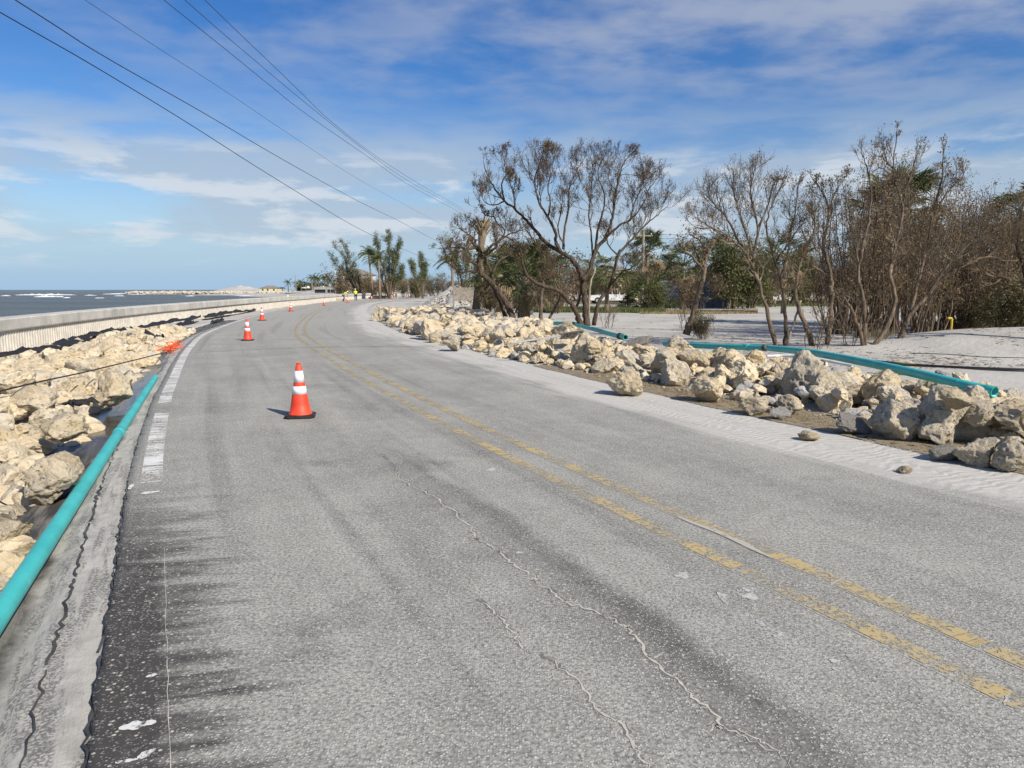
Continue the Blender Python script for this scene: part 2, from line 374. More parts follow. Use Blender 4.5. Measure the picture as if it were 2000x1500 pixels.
def make_concrete():
    m, b = material('concrete'); o = pos(b); x, y, z = b.sep(o)
    n = b.noise(o, 1.1, 6, 0.62); n2 = b.noise(o, 14.0, 5, 0.65)
    stx = b.noise(b.comb(b.math('MULTIPLY', x, 1.7), b.math('MULTIPLY', y, 1.7), b.math('MULTIPLY', z, 0.8)), 1.0, 5, 0.6)
    c = b.mix(b.ss(n, 0.3, 0.7), (0.42, 0.40, 0.35), (0.56, 0.535, 0.475))
    c = b.mix(b.math('MULTIPLY', b.ss(stx, 0.50, 0.72), 0.5), c, (0.24, 0.23, 0.20))
    c = b.mix(b.math('MULTIPLY', b.ss(n2, 0.56, 0.7), 0.3), c, (0.20, 0.19, 0.17))
    b.put(b.p.inputs['Base Color'], c); b.put(b.p.inputs['Roughness'], 0.9)
    b.put(b.p.inputs['Normal'], b.bump(n2, 0.4, 0.01)); M['concrete'] = m
make_concrete()
M['sheet_pile'] = simple('sheet_pile', (0.58, 0.535, 0.45), 0.6, 0.16, 3.0)
def make_sea():
    m, b = material('sea_water'); p = pos(b); x, y, z = b.sep(p)
    q = b.comb(b.math('MULTIPLY', x, 0.55), y)
    n1 = b.noise(q, 0.13, 5, 0.62, 0.3); n2 = b.noise(q, 0.55, 5, 0.65); n3 = b.noise(q, 2.6, 4, 0.6)
    h = b.math('ADD', b.math('MULTIPLY', n1, 3.2), b.math('ADD', b.math('MULTIPLY', n2, 1.0), b.math('MULTIPLY', n3, 0.25)))
    big = b.noise(b.comb(b.math('MULTIPLY', x, 0.25), y), 0.016, 5, 0.6)
    c = b.mix(b.ss(big, 0.35, 0.65), (0.085, 0.096, 0.084), (0.135, 0.142, 0.118))
    c = b.mix(b.ss(y, 450.0, 1400.0), c, (0.125, 0.145, 0.125))
    b.put(b.p.inputs['Base Color'], c); b.put(b.p.inputs['Roughness'], 0.33); b.put(b.p.inputs['IOR'], 1.33)
    b.put(b.p.inputs['Specular IOR Level'], 0.20)
    b.put(b.p.inputs['Normal'], b.bump(h, 1.0, 1.0)); M['sea_water'] = m
make_sea()
M['foam'] = simple('foam', (0.78, 0.80, 0.80), 0.8, 0.15, 1.0)
def make_teal():
    m, b = material('teal_plastic'); o = gen(b); p = pos(b)
    n = b.noise(o, 3.0, 5, 0.6); sc = b.noise(o, 13.0, 6, 0.75)
    c = b.mix(b.ss(n, 0.3, 0.7), (0.038, 0.37, 0.355), (0.060, 0.46, 0.43))
    c = b.mix(b.math('MULTIPLY', b.ss(sc, 0.60, 0.72), 0.40), c, (0.38, 0.52, 0.49))
    dirt = b.math('MULTIPLY', b.ss(b.noise(o, 6.0, 4, 0.7), 0.66, 0.74), 0.6)
    c = b.mix(dirt, c, (0.10, 0.17, 0.16))
    b.put(b.p.inputs['Base Color'], c); b.put(b.p.inputs['Roughness'], b.lin(sc, 0.3, 0.7, 0.34, 0.55)); M['teal_plastic'] = m
make_teal()
M['cone_orange'] = simple('cone_orange', (0.82, 0.058, 0.018), 0.55, 0.22, 7.0)
M['cone_white'] = simple('cone_white', (0.80, 0.79, 0.80), 0.38, 0.06, 9.0)
M['rubber'] = simple('rubber', (0.018, 0.018, 0.019), 0.6, 0.4, 12.0)
M['black_fabric'] = simple('black_fabric', (0.014, 0.014, 0.016), 0.8, 0.5, 10.0, bump=0.5, bscale=25)
M['black_cable'] = simple('black_cable', (0.012, 0.012, 0.012), 0.5, 0.3, 5.0)
M['orange_net'] = simple('orange_net', (0.80, 0.12, 0.025), 0.6, 0.25, 12.0)
M['white_pvc'] = simple('white_pvc', (0.60, 0.59, 0.56), 0.45, 0.2, 6.0)
M['galv'] = simple('galvanised', (0.50, 0.51, 0.52), 0.42, 0.15, 14.0, metal=0.35)
M['sign_white'] = simple('sign_white', (0.42, 0.42, 0.40), 0.5, 0.2, 8.0)
M['sign_black'] = simple('sign_black', (0.02, 0.02, 0.02), 0.5, 0.2, 8.0)
M['wood_grey'] = simple('weathered_wood', (0.30, 0.255, 0.20), 0.9, 0.35, 6.0, bump=0.5, bscale=18)
M['wood_pale'] = simple('bare_wood', (0.42, 0.33, 0.23), 0.9, 0.3, 5.0, bump=0.5)
def make_bark(name, dark, pale, ringed=False):
    m, b = material(name); o = gen(b); x, y, z = b.sep(o)
    n = b.noise(b.comb(b.math('MULTIPLY', x, 1.0), b.math('MULTIPLY', y, 1.0), b.math('MULTIPLY', z, 0.25)), 11.0, 6, 0.7, 0.3); n2 = b.noise(o, 1.1, 4, 0.6)
    c = b.mix(b.ss(n, 0.36, 0.66), dark, pale)
    c = b.mix(b.math('MULTIPLY', b.ss(n2, 0.5, 0.7), 0.45), c, tuple(min(1, k * 1.5) for k in pale))
    if ringed:
        rg = b.math('SINE', b.math('MULTIPLY', b.math('ADD', z, b.math('MULTIPLY', n, 0.05)), 48.0))
        c = b.mix(b.math('MULTIPLY', b.ss(rg, 0.2, 0.9), 0.55), c, dark)
    b.put(b.p.inputs['Base Color'], c); b.put(b.p.inputs['Roughness'], 0.95); b.put(b.p.inputs['Specular IOR Level'], 0.15)
    b.put(b.p.inputs['Normal'], b.bump(n, 0.9, 0.03)); M[name] = m
make_bark('bark_dark', (0.040, 0.030, 0.022), (0.120, 0.088, 0.062))
make_bark('bark_grey', (0.075, 0.055, 0.038), (0.22, 0.165, 0.115))
make_bark('bark_pale', (0.20, 0.165, 0.12), (0.42, 0.35, 0.26))
make_bark('palm_bark', (0.15, 0.115, 0.075), (0.30, 0.235, 0.155), True)
M['twig_dark'] = simple('twig_dark', (0.115, 0.078, 0.055), 0.9, 0.35, 1.5)
M['twig_brown'] = simple('twig_brown', (0.205, 0.150, 0.088), 0.9, 0.4, 1.2)
M['twig_grey'] = simple('twig_grey', (0.27, 0.205, 0.140), 0.9, 0.35, 1.2)
def make_leaf(name, a, c_, tr=0.25, scale=1.4):
    m, b = material(name); o = pos(b); n = b.noise(o, scale, 4, 0.65); n2 = b.noise(o, scale * 9, 2, 0.6)
    c = b.mix(b.ss(b.math('ADD', b.math('MULTIPLY', n, 0.6), b.math('MULTIPLY', n2, 0.4)), 0.36, 0.62), a, c_)
    b.put(b.p.inputs['Base Color'], c); b.put(b.p.inputs['Roughness'], 0.6); b.put(b.p.inputs['Specular IOR Level'], 0.3)
    t = b.new('ShaderNodeBsdfTranslucent'); b.put(t.inputs[0], c); mx = b.new('ShaderNodeMixShader'); b.put(mx.inputs[0], tr)
    b.l.new(b.p.outputs[0], mx.inputs[1]); b.l.new(t.outputs[0], mx.inputs[2]); b.l.new(mx.outputs[0], b.n['Material Output'].inputs[0])
    M[name] = m
make_leaf('leaf_brown', (0.100, 0.070, 0.036), (0.245, 0.178, 0.092))
make_leaf('leaf_green', (0.052, 0.066, 0.020), (0.150, 0.155, 0.055))
make_leaf('leaf_olive', (0.085, 0.080, 0.036), (0.205, 0.170, 0.080))
make_leaf('leaf_pine', (0.085, 0.105, 0.045), (0.20, 0.215, 0.105))
make_leaf('leaf_palm', (0.055, 0.080, 0.024), (0.155, 0.165, 0.060), 0.2, 2.5)
make_leaf('leaf_palm_dry', (0.20, 0.15, 0.085), (0.38, 0.30, 0.18), 0.2, 2.5)
make_leaf('grass_green', (0.070, 0.105, 0.025), (0.19, 0.20, 0.07), 0.3, 0.9)
make_leaf('grass_dry', (0.24, 0.18, 0.09), (0.42, 0.34, 0.19), 0.3, 2.0)
# ================================================================ the lie of the land
def catmull(P, n=24):
    P = [np.array(p, float) for p in P]; P = [2 * P[0] - P[1]] + P + [2 * P[-1] - P[-2]]
    out = []
    for i in range(1, len(P) - 2):
        for k in range(n):
            t = k / n
            out.append(0.5 * ((2 * P[i]) + (-P[i - 1] + P[i + 1]) * t + (2 * P[i - 1] - 5 * P[i] + 4 * P[i + 1] - P[i + 2]) * t * t + (-P[i - 1] + 3 * P[i] - 3 * P[i + 1] + P[i + 2]) * t ** 3))
    out.append(P[-2]); return np.array(out)
CTRL = [(9.3, -12), (6.9, -7), (4.55, -2.2), (2.17, 2.83), (1.03, 5.15), (-0.03, 7.35), (-1.11, 9.73), (-2.8, 13.67), (-6.2, 22.0), (-9.0, 30.2), (-12.85, 45.4), (-15.9, 59.5),
        (-19.3, 80), (-21.3, 100), (-21.7, 120), (-20.0, 140), (-15.5, 160), (-6.5, 180), (8, 196), (30, 208), (70, 218), (130, 226)]
CL = catmull(CTRL)
_seg = np.linalg.norm(np.diff(CL, axis=0), axis=1); _s = np.concatenate([[0], np.cumsum(_seg)])
S0 = _s[np.argmin(np.abs(CL[:, 1] - 0.0))]                     # s = 0 abreast of the viewer
SS = np.arange(_s[0] - S0, _s[-1] - S0, 0.25)
CX = np.interp(SS + S0, _s, CL[:, 0]); CY = np.interp(SS + S0, _s, CL[:, 1])
TX, TY = np.gradient(CX), np.gradient(CY); _l = np.hypot(TX, TY); TX /= _l; TY /= _l
NX, NY = TY, -TX                                              # points to the right of travel
def road_pt(s, t, z=0.0):
    x = np.interp(s, SS, CX); y = np.interp(s, SS, CY); nx = np.interp(s, SS, NX); ny = np.interp(s, SS, NY)
    return Vector((float(x + nx * t), float(y + ny * t), z))
def st_of(x, y):
    """along / across coordinates of points"""
    x = np.atleast_1d(np.asarray(x, float)); y = np.atleast_1d(np.asarray(y, float))
    so_, to_ = np.empty_like(x), np.empty_like(x)
    for a in range(0, len(x), 4000):
        xx, yy = x[a:a + 4000, None], y[a:a + 4000, None]
        d = (xx - CX[None]) ** 2 + (yy - CY[None]) ** 2; i = d.argmin(1)
        so_[a:a + 4000] = SS[i]; to_[a:a + 4000] = (xx[:, 0] - CX[i]) * NX[i] + (yy[:, 0] - CY[i]) * NY[i]
    return so_, to_
EL, ER = -3.62, 3.75                                           # asphalt edges (metres from the centre line)
_wp = [GR(0, 693, -.35), GR(100, 672, -.31), GR(200, 652, -.25), GR(300, 634.5, -.18), GR(400, 620, -.11), GR(500, 607, -.05), GR(600, 594.5, -.03), (-27.3, 112, 0), (-28.2, 130, 0), (-28.6, 146, 0)]
_ws = []; _wt = []
for q in _wp:
    a_, c_ = st_of(q[0], q[1]); _ws.append(float(a_[0])); _wt.append(float(c_[0]))
WALL_END = _ws[-1]
def t_wall(s): return np.interp(s, _ws, _wt)
def z_wall(s): return np.interp(s, [_ws[0], _ws[5], _ws[5] + 5], [-0.35, -0.05, -0.04])
random.seed(11); np.random.seed(11)
def vnoise(x, y, sc, seed=0.0): return mnoise.noise(Vector((x * sc + seed, y * sc - seed, seed * 1.7)))
DUNES = [(13.2, 19.2, 4.6, 2.7, 0.50), (18.5, 18.0, 5, 3.5, 0.35), (9.5, 24.5, 2.5, 1.6, 0.16)]
def ground_z(x, y):
    x = np.asarray(x, float); y = np.asarray(y, float); sh = x.shape; xf, yf = x.ravel(), y.ravel()
    s, t = st_of(xf, yf)
    z = np.full_like(xf, -0.05)
    tw = t_wall(s); zw = z_wall(s)
    left = t < EL + 0.1
    f = np.clip((EL - t) / np.maximum(EL - tw, 0.6), 0, 1)
    z = np.where(left, -0.07 + (zw + 0.07) * f, z)
    z = np.where(left & (s < 46) & (t > -4.95), z - 0.14, z)
    rt = t > ER - 0.2
    z = np.where(rt, -0.05 + 0.05 * np.clip((t - ER) / 0.4, 0, 1), z)
    for (a, c, sx, sy, h) in DUNES: z = z + np.where(t > ER + 1.5, h * np.exp(-((xf - a) / sx) ** 2 - ((yf - c) / sy) ** 2), 0)
    # shore: beyond the wall, and beyond its end along the beach
    coast = np.interp(yf, [-20, 140, 150, 175, 240, 330, 430, 480, 560, 600, 700, 1500], [-400, -400, -31, -36, -58, -92, -125, -190, -290, -320, -330, -340])
    sea_ = ((t < tw - 0.6) & (s < WALL_END + 2) & (xf < 0)) | ((yf > 150) & (xf < coast))
    dep = np.where(yf > 150, (coast - xf), (tw - 0.6 - t))
    z = np.where(sea_, np.maximum(-4.0, np.where(yf > 150, -0.5 * dep / 4 - 0.1, -3.2)), z)
    nz = np.array([vnoise(a, c, 0.5) * 0.035 + vnoise(a, c, 1.7, 3.0) * 0.014 + vnoise(a, c, 0.13, 5.0) * 0.06 for a, c in zip(xf, yf)])
    amp = np.where((t > EL - 0.3) & (t < ER + 0.2), 0.0, np.where(rt, np.clip((t - ER) / 3, 0, 1), 0.5))
    z = z + nz * np.where(sea_, 0, amp)
    return z.reshape(sh)
def gz(x, y): return float(ground_z(np.array([x]), np.array([y]))[0])

def grid_mesh(name, xs, ys, zf, mat):
    X, Y = np.meshgrid(xs, ys); Z = zf(X, Y); nx, ny = len(xs), len(ys)
    v = np.stack([X.ravel(), Y.ravel(), Z.ravel()], 1)
    i = np.arange(nx * ny).reshape(ny, nx)
    f = np.stack([i[:-1, :-1].ravel(), i[:-1, 1:].ravel(), i[1:, 1:].ravel(), i[1:, :-1].ravel()], 1)
    return mesh(name, v.tolist(), f.tolist(), mat, True)
def axis(*spans):
    out = []
    for a, c, n in spans: out += list(np.linspace(a, c, n, endpoint=False))
    return np.array(out + [spans[-1][1]])
xs = axis((-900, -120, 10), (-120, -40, 24), (-40, -22, 26), (-22, 24, 170), (24, 60, 40), (60, 300, 30), (300, 3000, 12))
ys = axis((-14, -2, 10), (-2, 42, 160), (42, 90, 90), (90, 180, 60), (180, 480, 40), (480, 4000, 16))
g = obj('ground', grid_mesh('ground', xs, ys, ground_z, M['sand_ground'])); tag(g, 'pale grey storm-washed sand covering the ground', kind='structure')

# ---------------------------------------------------------------- road
def ribbon(name, s_arr, t_arr, zfun, mat, edge_jit=None, parent=None, smooth=True):
    vs, uv = [], []
    for s in s_arr:
        x = np.interp(s, SS, CX); y = np.interp(s, SS, CY); nx = np.interp(s, SS, NX); ny = np.interp(s, SS, NY)
        for j, t in enumerate(t_arr):
            tt = t + (edge_jit(s, j) if edge_jit else 0.0)
            vs.append((x + nx * tt, y + ny * tt, zfun(s, tt, j))); uv.append((tt, s))
    k = len(t_arr); fs = []
    for i in range(len(s_arr) - 1):
        for j in range(k - 1): fs.append((i * k + j, i * k + j + 1, (i + 1) * k + j + 1, (i + 1) * k + j))
    m = mesh(name, vs, fs, mat, smooth)
    ul = m.uv_layers.new(name='UVMap'); idx = np.empty(len(m.loops), dtype=np.int32); m.loops.foreach_get('vertex_index', idx)
    ul.data.foreach_set('uv', np.array(uv, dtype=np.float32)[idx].ravel())
    return obj(name, m, parent)
s_near = np.concatenate([np.arange(-10, 1.0, 0.25), np.arange(1.0, 14.0, 0.05), np.arange(14, 40, 0.15), np.arange(40, 120, 0.5), np.arange(120, SS[-1] - 2, 1.5)])
def near_shift(s): return float(np.interp(s, [1.5, 4.0, 6.0, 14.0], [0.055, 0.09, 0.09, 0.0]))
def jit_left(s, j):
    if j > 1: return 0.0
    return near_shift(s) + 0.012 * mnoise.noise(Vector((s * 1.9, 3.3, 0))) + 0.016 * mnoise.noise(Vector((s * 7.0, 1.3, 2))) + 0.02 * mnoise.noise(Vector((s * 23.0, 7.3, 5)))
tl = [EL - 0.004, EL] + list(np.linspace(EL + 0.12, ER, 26))
road = ribbon('road', s_near, tl, lambda s, t, j: (-0.07 if j == 0 else 0.0), M['asphalt'], jit_left)
tag(road, 'dusty grey asphalt road curving along the seawall', kind='structure')
# shoulder: a stepped, crumbling ledge of older paving, then silt
tsh = [-5.4, -5.0, -4.7, -4.45, -4.25, -4.1, -3.98, -3.90, -3.86, -3.835, -3.80, -3.72, -3.66, -3.60]
def z_sh(s, t, j):
    base = np.interp(t, [-5.4, -4.6, -4.1, -3.86, -3.83, -3.6], [-0.22, -0.12, -0.102, -0.096, -0.052, -0.044])
    return float(base) + 0.014 * mnoise.noise(Vector((t * 6, s * 2.5, 1.0))) + 0.006 * mnoise.noise(Vector((t * 20, s * 14, 4.0)))
def jit_sh(s, j):
    if j not in (8, 9): return near_shift(s)
    return near_shift(s) + 0.03 * mnoise.noise(Vector((s * 1.4, 9.3, 0))) + 0.018 * mnoise.noise(Vector((s * 9.0, 2.3, 2)))
s_sh = np.concatenate([np.arange(-6, 1.0, 0.3), np.arange(1.0, 13.0, 0.07), np.arange(13, 46, 0.3)])
sh = ribbon('road_shoulder', s_sh, tsh, z_sh, M['shoulder'], jit_sh); tag(sh, 'silty road shoulder with a black wet strip', kind='structure')

def stripe(name, t0, t1, sa, sb, mat, step=0.25, z=0.0025, label=None):
    o = ribbon(name, np.arange(sa, sb, step), [t0, t1], lambda s, t, j: z, mat, (lambda s, j: near_shift(s)) if t0 < -2 else None, road, False)
    if label: o['label'] = label
    return o
stripe('edge_line', -3.53, -3.36, 8.2, 12.1, M['white_paint'])
stripe('edge_line', -3.53, -3.36, 12.9, WALL_END, M['white_paint'])
stripe('edge_line', 3.10, 3.22, 4.5, 120, M['white_paint_right'])
stripe('centre_line', -0.245, -0.125, -8, 190, M['yellow_paint'])
stripe('centre_line', 0.11, 0.23, -8, 190, M['yellow_paint'])
def flat_poly(name, pts, mat, z, parent, jit=0.0):
    vs = [(p.x + random.uniform(-jit, jit), p.y + random.uniform(-jit, jit), z) for p in pts]
    return obj(name, mesh(name, vs, [tuple(range(len(vs)))], mat), parent)
for (ua, ub, vc, hgt) in [(275, 312, 965, 5), (232, 305, 1425, 15), (268, 305, 1482, 16), (225, 270, 1492, 8), (285, 306, 1324, 6), (250, 262, 955, 8)]:
    n = 9; top = []; bot = []
    for k in range(n):
        f = k / (n - 1); u = ua + (ub - ua) * f; w = hgt * 0.5 * math.sin(math.pi * (0.1 + 0.8 * f)) * random.uniform(0.6, 1.25); vv = vc - 14 * f * hgt / 15
        top.append(GR(u, vv - w)); bot.append(GR(u, vv + w))
    flat_poly('paint_remnant', top + bot[::-1], M['paint_remnant'], 0.005, road)

def shade_strip(Q, w):
    """dark halo under a crack: shade of its depth put in as colour"""
    vs, fs = [], []
    for i, q in enumerate(Q):
        d = (Q[min(i + 1, len(Q) - 1)] - Q[max(i - 1, 0)]).normalized(); n_ = Vector((-d.y, d.x, 0)); a, c = w * random.uniform(.3, 1.3), w * random.uniform(.3, 1.3)
        vs += [(q.x + n_.x * a, q.y + n_.y * a, .0011), (q.x - n_.x * c, q.y - n_.y * c, .0011)]
        if i: k = 2 * i; fs.append((k - 2, k - 1, k + 1, k))
    return obj('crack_shade', mesh('crack_shade', vs, fs, M['crack_shade_tone']), road)
def crack_strip(name, pix, w, sub=7, jit=0.03, z=0.002, mat='crack_sand', taper=True):
    P = [GR(u, v) for u, v in pix]; Q = []
    for a, c in zip(P[:-1], P[1:]):
        d = c - a; nrm = Vector((-d.y, d.x, 0)).normalized()
        for k in range(sub):
            f = k / sub; Q.append(a + d * f + nrm * random.gauss(0, jit) * (0 if k == 0 else 1))
    Q.append(P[-1]); vs = []; fs = []
    if w >= .006 and mat == 'crack_sand': shade_strip(Q, w * 3.0)
    for i, q in enumerate(Q):
        d = (Q[min(i + 1, len(Q) - 1)] - Q[max(i - 1, 0)]).normalized(); nrm = Vector((-d.y, d.x, 0))
        f = i / (len(Q) - 1); ww = w * random.uniform(0.35, 1.3) * (min(1, 6 * f, 6 * (1 - f)) if taper else 1)
        vs += [(q.x + nrm.x * ww, q.y + nrm.y * ww, z), (q.x - nrm.x * ww, q.y - nrm.y * ww, z)]
        if i: k = 2 * i; fs.append((k - 2, k - 1, k + 1, k))
    return obj(name, mesh(name, vs, fs, M[mat]), road)
crack_strip('crack', [(744, 886), (775, 915), (780, 935), (815, 955), (858, 975), (872, 990), (915, 1025), (928, 1050), (962, 1068), (985, 1088), (1010, 1108), (1046, 1128), (1048, 1140), (1085, 1160), (1100, 1175), (1160, 1192), (1215, 1222), (1240, 1240), (1262, 1280), (1310, 1320), (1340, 1350), (1385, 1385), (1415, 1420), (1480, 1450), (1540, 1492), (1580, 1540)], 0.0075, 6, 0.011)
random.seed(17)
_ck = [(780, 935), (815, 955), (872, 990), (928, 1050), (962, 1068), (1010, 1108), (1048, 1140), (1100, 1175), (1160, 1192), (1215, 1222), (1262, 1280), (1310, 1320), (1385, 1385), (1415, 1420), (975, 1205), (1105, 1310), (1210, 1410)]
for (u, v) in _ck:
    for q in range(random.choice([1, 1, 2])):
        e = random.choice([-1, 1]); L_ = random.uniform(14, 44) * (v / 1200); crack_strip('crack', [(u, v), (u + e * L_ * .5, v + random.uniform(-6, 8)), (u + e * L_, v + random.uniform(-10, 16))], random.uniform(.0022, .0045), 5, .010)
crack_strip('crack', [(1010, 1125), (1045, 1135), (1052, 1150)], 0.004, 5, 0.008)
crack_strip('crack', [(925, 1050), (945, 1060), (958, 1050)], 0.004, 5, 0.008)
crack_strip('crack', [(935, 1170), (975, 1205), (995, 1230), (1020, 1265), (1032, 1275)], 0.006, 6, 0.008)
crack_strip('crack', [(1055, 1275), (1105, 1310), (1150, 1355), (1165, 1385), (1210, 1410), (1235, 1450), (1260, 1490), (1280, 1520)], 0.0062, 6, 0.008)
crack_strip('crack', [(905, 1140), (930, 1150), (940, 1165)], 0.004, 5, 0.008)
crack_strip('crack', [(1430, 1420), (1470, 1440), (1500, 1455), (1530, 1490)], 0.004, 5, 0.008)
crack_strip('crack', [(1120, 1186), (1180, 1205), (1216, 1222)], 0.0025, 6, 0.008)
# hairline at the inner side of the lost edge line, and cracks across the yellow lines
def st_strip(name, pts, w, mat='crack_sand', z=0.0022, jit=0.004, sub=6):
    Q = []
    for (sa, ta), (sb, tb) in zip(pts[:-1], pts[1:]):
        for k in range(sub): f = k / sub; Q.append(road_pt(sa + (sb - sa) * f, ta + (tb - ta) * f + random.gauss(0, jit) + (near_shift(sa + (sb - sa) * f) if ta < -3 and tb < -3 else 0)))
    Q.append(road_pt(pts[-1][0], pts[-1][1] + (near_shift(pts[-1][0]) if pts[-1][1] < -3 and pts[0][1] < -3 else 0))); vs = []; fs = []
    for i, q in enumerate(Q):
        d = (Q[min(i + 1, len(Q) - 1)] - Q[max(i - 1, 0)]).normalized(); nrm = Vector((-d.y, d.x, 0)); ww = w * random.uniform(0.5, 1.2)
        vs += [(q.x + nrm.x * ww, q.y + nrm.y * ww, z), (q.x - nrm.x * ww, q.y - nrm.y * ww, z)]
        if i: k = 2 * i; fs.append((k - 2, k - 1, k + 1, k))
    return obj(name, mesh(name, vs, fs, M[mat]), road)
for a in np.arange(0.5, 6.5, 1.5): st_strip('crack', [(a, -3.355), (a + 1.46, -3.355)], random.uniform(.0014, .0026), jit=0.003, sub=14)
for a in np.arange(0.0, 9.0, 3.0):
    st_strip('crack', [(a, -0.262), (a + 2.9, -0.262)], 0.0022, jit=0.002, sub=20)
for a in np.arange(0.0, 26.0, 3.0):
    st_strip('crack', [(a, 0.094), (a + 2.98, 0.094)], 0.0030, jit=0.003, sub=16)
for k in range(20):
    a = 0.6 + k * 0.36 + random.uniform(-.1, .1); t0 = 0.095
    st_strip('crack', [(a, t0), (a + random.uniform(-.1, .16), t0 + random.uniform(.12, .22))], random.uniform(0.003, 0.006), jit=0.012, sub=5)
for k in range(12):
    a = 0.9 + k * 0.36 + random.uniform(-.1, .1); t0 = -0.26
    st_strip('crack', [(a, t0), (a + random.uniform(-.06, .14), t0 + random.uniform(.1, .17))], random.uniform(0.003, 0.005), jit=0.012, sub=5)
# sand patch lying on the landward yellow line, and pale spatters in the lane
def splat(u, v, w, h, mat='crack_sand', z=0.003):
    c = GR(u, v); e = GR(u + w / 2, v); f = GR(u, v - h / 2); rx = (e - c).length; ry = (f - c).length; ph = random.random() * 9
    pts = []
    for k in range(16):
        a = 2 * math.pi * k / 16; r = 1 + 0.35 * math.sin(3 * a + ph) * 0.6 + random.uniform(-.16, .16)
        pts.append(Vector((c.x + math.cos(a) * rx * r, c.y + math.sin(a) * ry * r, 0)))
    flat_poly('sand_spatter', pts, M[mat], z, road)
for q in [(1332, 1125, 30, 12), (1367, 1140, 16, 8), (1413, 1168, 18, 20), (1465, 1166, 30, 12), (1463, 1152, 26, 8), (1487, 1218, 16, 12), (1518, 1238, 28, 14), (1630, 1292, 20, 8), (1633, 1306, 18, 7), (1660, 1282, 14, 6), (960, 918, 22, 6), (935, 1238, 18, 6), (1015, 1080, 16, 4), (945, 1125, 10, 3)]: splat(*q, mat='spatter')
pp = [road_pt(a, 0.105 + 0.01 * math.sin(a * 9)) for a in np.linspace(4.6, 5.5, 12)] + [road_pt(a, 0.115 + 0.05 * math.sin(math.pi * (a - 4.6) / 0.9) + 0.008 * math.sin(a * 21)) for a in np.linspace(5.5, 4.6, 12)]
flat_poly('sand_patch', pp, M['sand_patch'], 0.0055, road)
# transverse saw-cut joint across both lanes, and a pale second one
st_strip('joint', [(21.6, -3.6), (22.3, -1.5), (22.4, 0.5), (21.6, 3.3)], 0.018, 'joint', jit=0.01, sub=10, z=0.006)
st_strip('joint', [(23.9, -2.5), (24.6, 0.2)], 0.02, 'spatter', jit=0.01, sub=10, z=0.006)
st_strip('crack', [(11.0, -3.2), (11.3, -1.9)], 0.012, 'spatter', jit=0.02, sub=8)

vg = ribbon('verge', np.arange(2.0, 15.5, 0.2), list(np.linspace(3.66, 4.7, 9)), lambda s, t, j: 0.010 + 0.012 * mnoise.noise(Vector((s * 2, t * 3, 0))), M['verge_soil'], lambda s, j: 0.10 * mnoise.noise(Vector((s * .9, 2, 2))) if j < 2 else 0.0, None, True)
tag(vg, 'strip of bare brown soil between asphalt and boulders', kind='structure')
# broken black seams where the old paving steps down
random.seed(8)
for a in np.arange(0.8, 14.0, 1.1):
    st_strip('seam', [(a, -3.842), (a + .55, -3.835), (a + 1.05, -3.842)], random.uniform(.004, .009), 'joint', z=-0.038, jit=.010, sub=10)
    st_strip('seam', [(a, -3.632), (a + .55, -3.628), (a + 1.05, -3.632)], random.uniform(.005, .009), 'joint', z=-0.022, jit=.006, sub=10)
# ---------------------------------------------------------------- sea
SEA_Z = -2.0
def sea_z(X, Y): return np.full_like(X, SEA_Z)
sea = obj('sea', grid_mesh('sea', axis((-40000, -3000, 6), (-3000, 600, 20)), axis((-300, 1500, 20), (1500, 50000, 8)), sea_z, M['sea_water']))
tag(sea, 'choppy grey-green sea running out to the horizon', kind='structure')
random.seed(3)
def wave_crest(u0, u1, v, hgt, rows=1):
    """a broken wave: a low ridge of foam with ragged edges"""
    a = GR(u0, v, SEA_Z); c = GR(u1, v + random.uniform(-.4, .4), SEA_Z); n = max(8, int(abs(u1 - u0) / 1.5)); vs = []; fs = []
    dep = a.y * 0.012 + 2
    for i in range(n + 1):
        f = i / n; p = a.lerp(c, f); e = math.sin(math.pi * f) ** 0.5
        h = hgt * e * (0.45 + 0.8 * abs(mnoise.noise(Vector((f * n * 0.21, v, u0))))); d = dep * (0.4 + 0.9 * abs(mnoise.noise(Vector((f * n * 0.17, v + 9, u0))))) * e
        q = 4 * mnoise.noise(Vector((f * 3, v, 2)))
        vs += [(p.x, p.y - d + q, SEA_Z - 0.05), (p.x, p.y + q, SEA_Z + h), (p.x, p.y + d * 0.6 + q, SEA_Z - 0.05)]
        if i: k = 3 * i; fs += [(k - 3, k - 2, k + 1, k), (k - 2, k - 1, k + 2, k + 1)]
    o = obj('breaking_wave', mesh('breaking_wave', vs, fs, M['foam'], True), sea); return o
for q in [(30, 150, 576.5, 1.3), (65, 125, 580, 1.0), (0, 22, 578, .8), (165, 190, 577, .7), (200, 240, 574.6, .9), (212, 290, 573.6, .8), (125, 138, 582, .7), (222, 245, 578, .6), (365, 380, 578.5, .4), (190, 200, 582.5, .4), (455, 505, 577.2, .5), (470, 495, 578.6, .5), (250, 285, 575, .6), (-150, -20, 577, 1.2)]:
    wave_crest(*q)

# ---------------------------------------------------------------- seawall
wall = empty('seawall', tuple(road_pt(_ws[0], t_wall(_ws[0]), z_wall(_ws[0]))))
tag(wall, 'long concrete-capped seawall of pale corrugated sheet piles between road and sea', 'seawall')
wl0 = wall.location.copy()
def wpt(s, off, z):
    p = road_pt(s, float(t_wall(s)) + off, z); return p - wl0
def cap_top(s): return float(np.interp(s, [_ws[0], _ws[5], WALL_END], [0.74, 0.96, 0.98]))
WS = np.arange(_ws[0] - 22, WALL_END, 0.1)
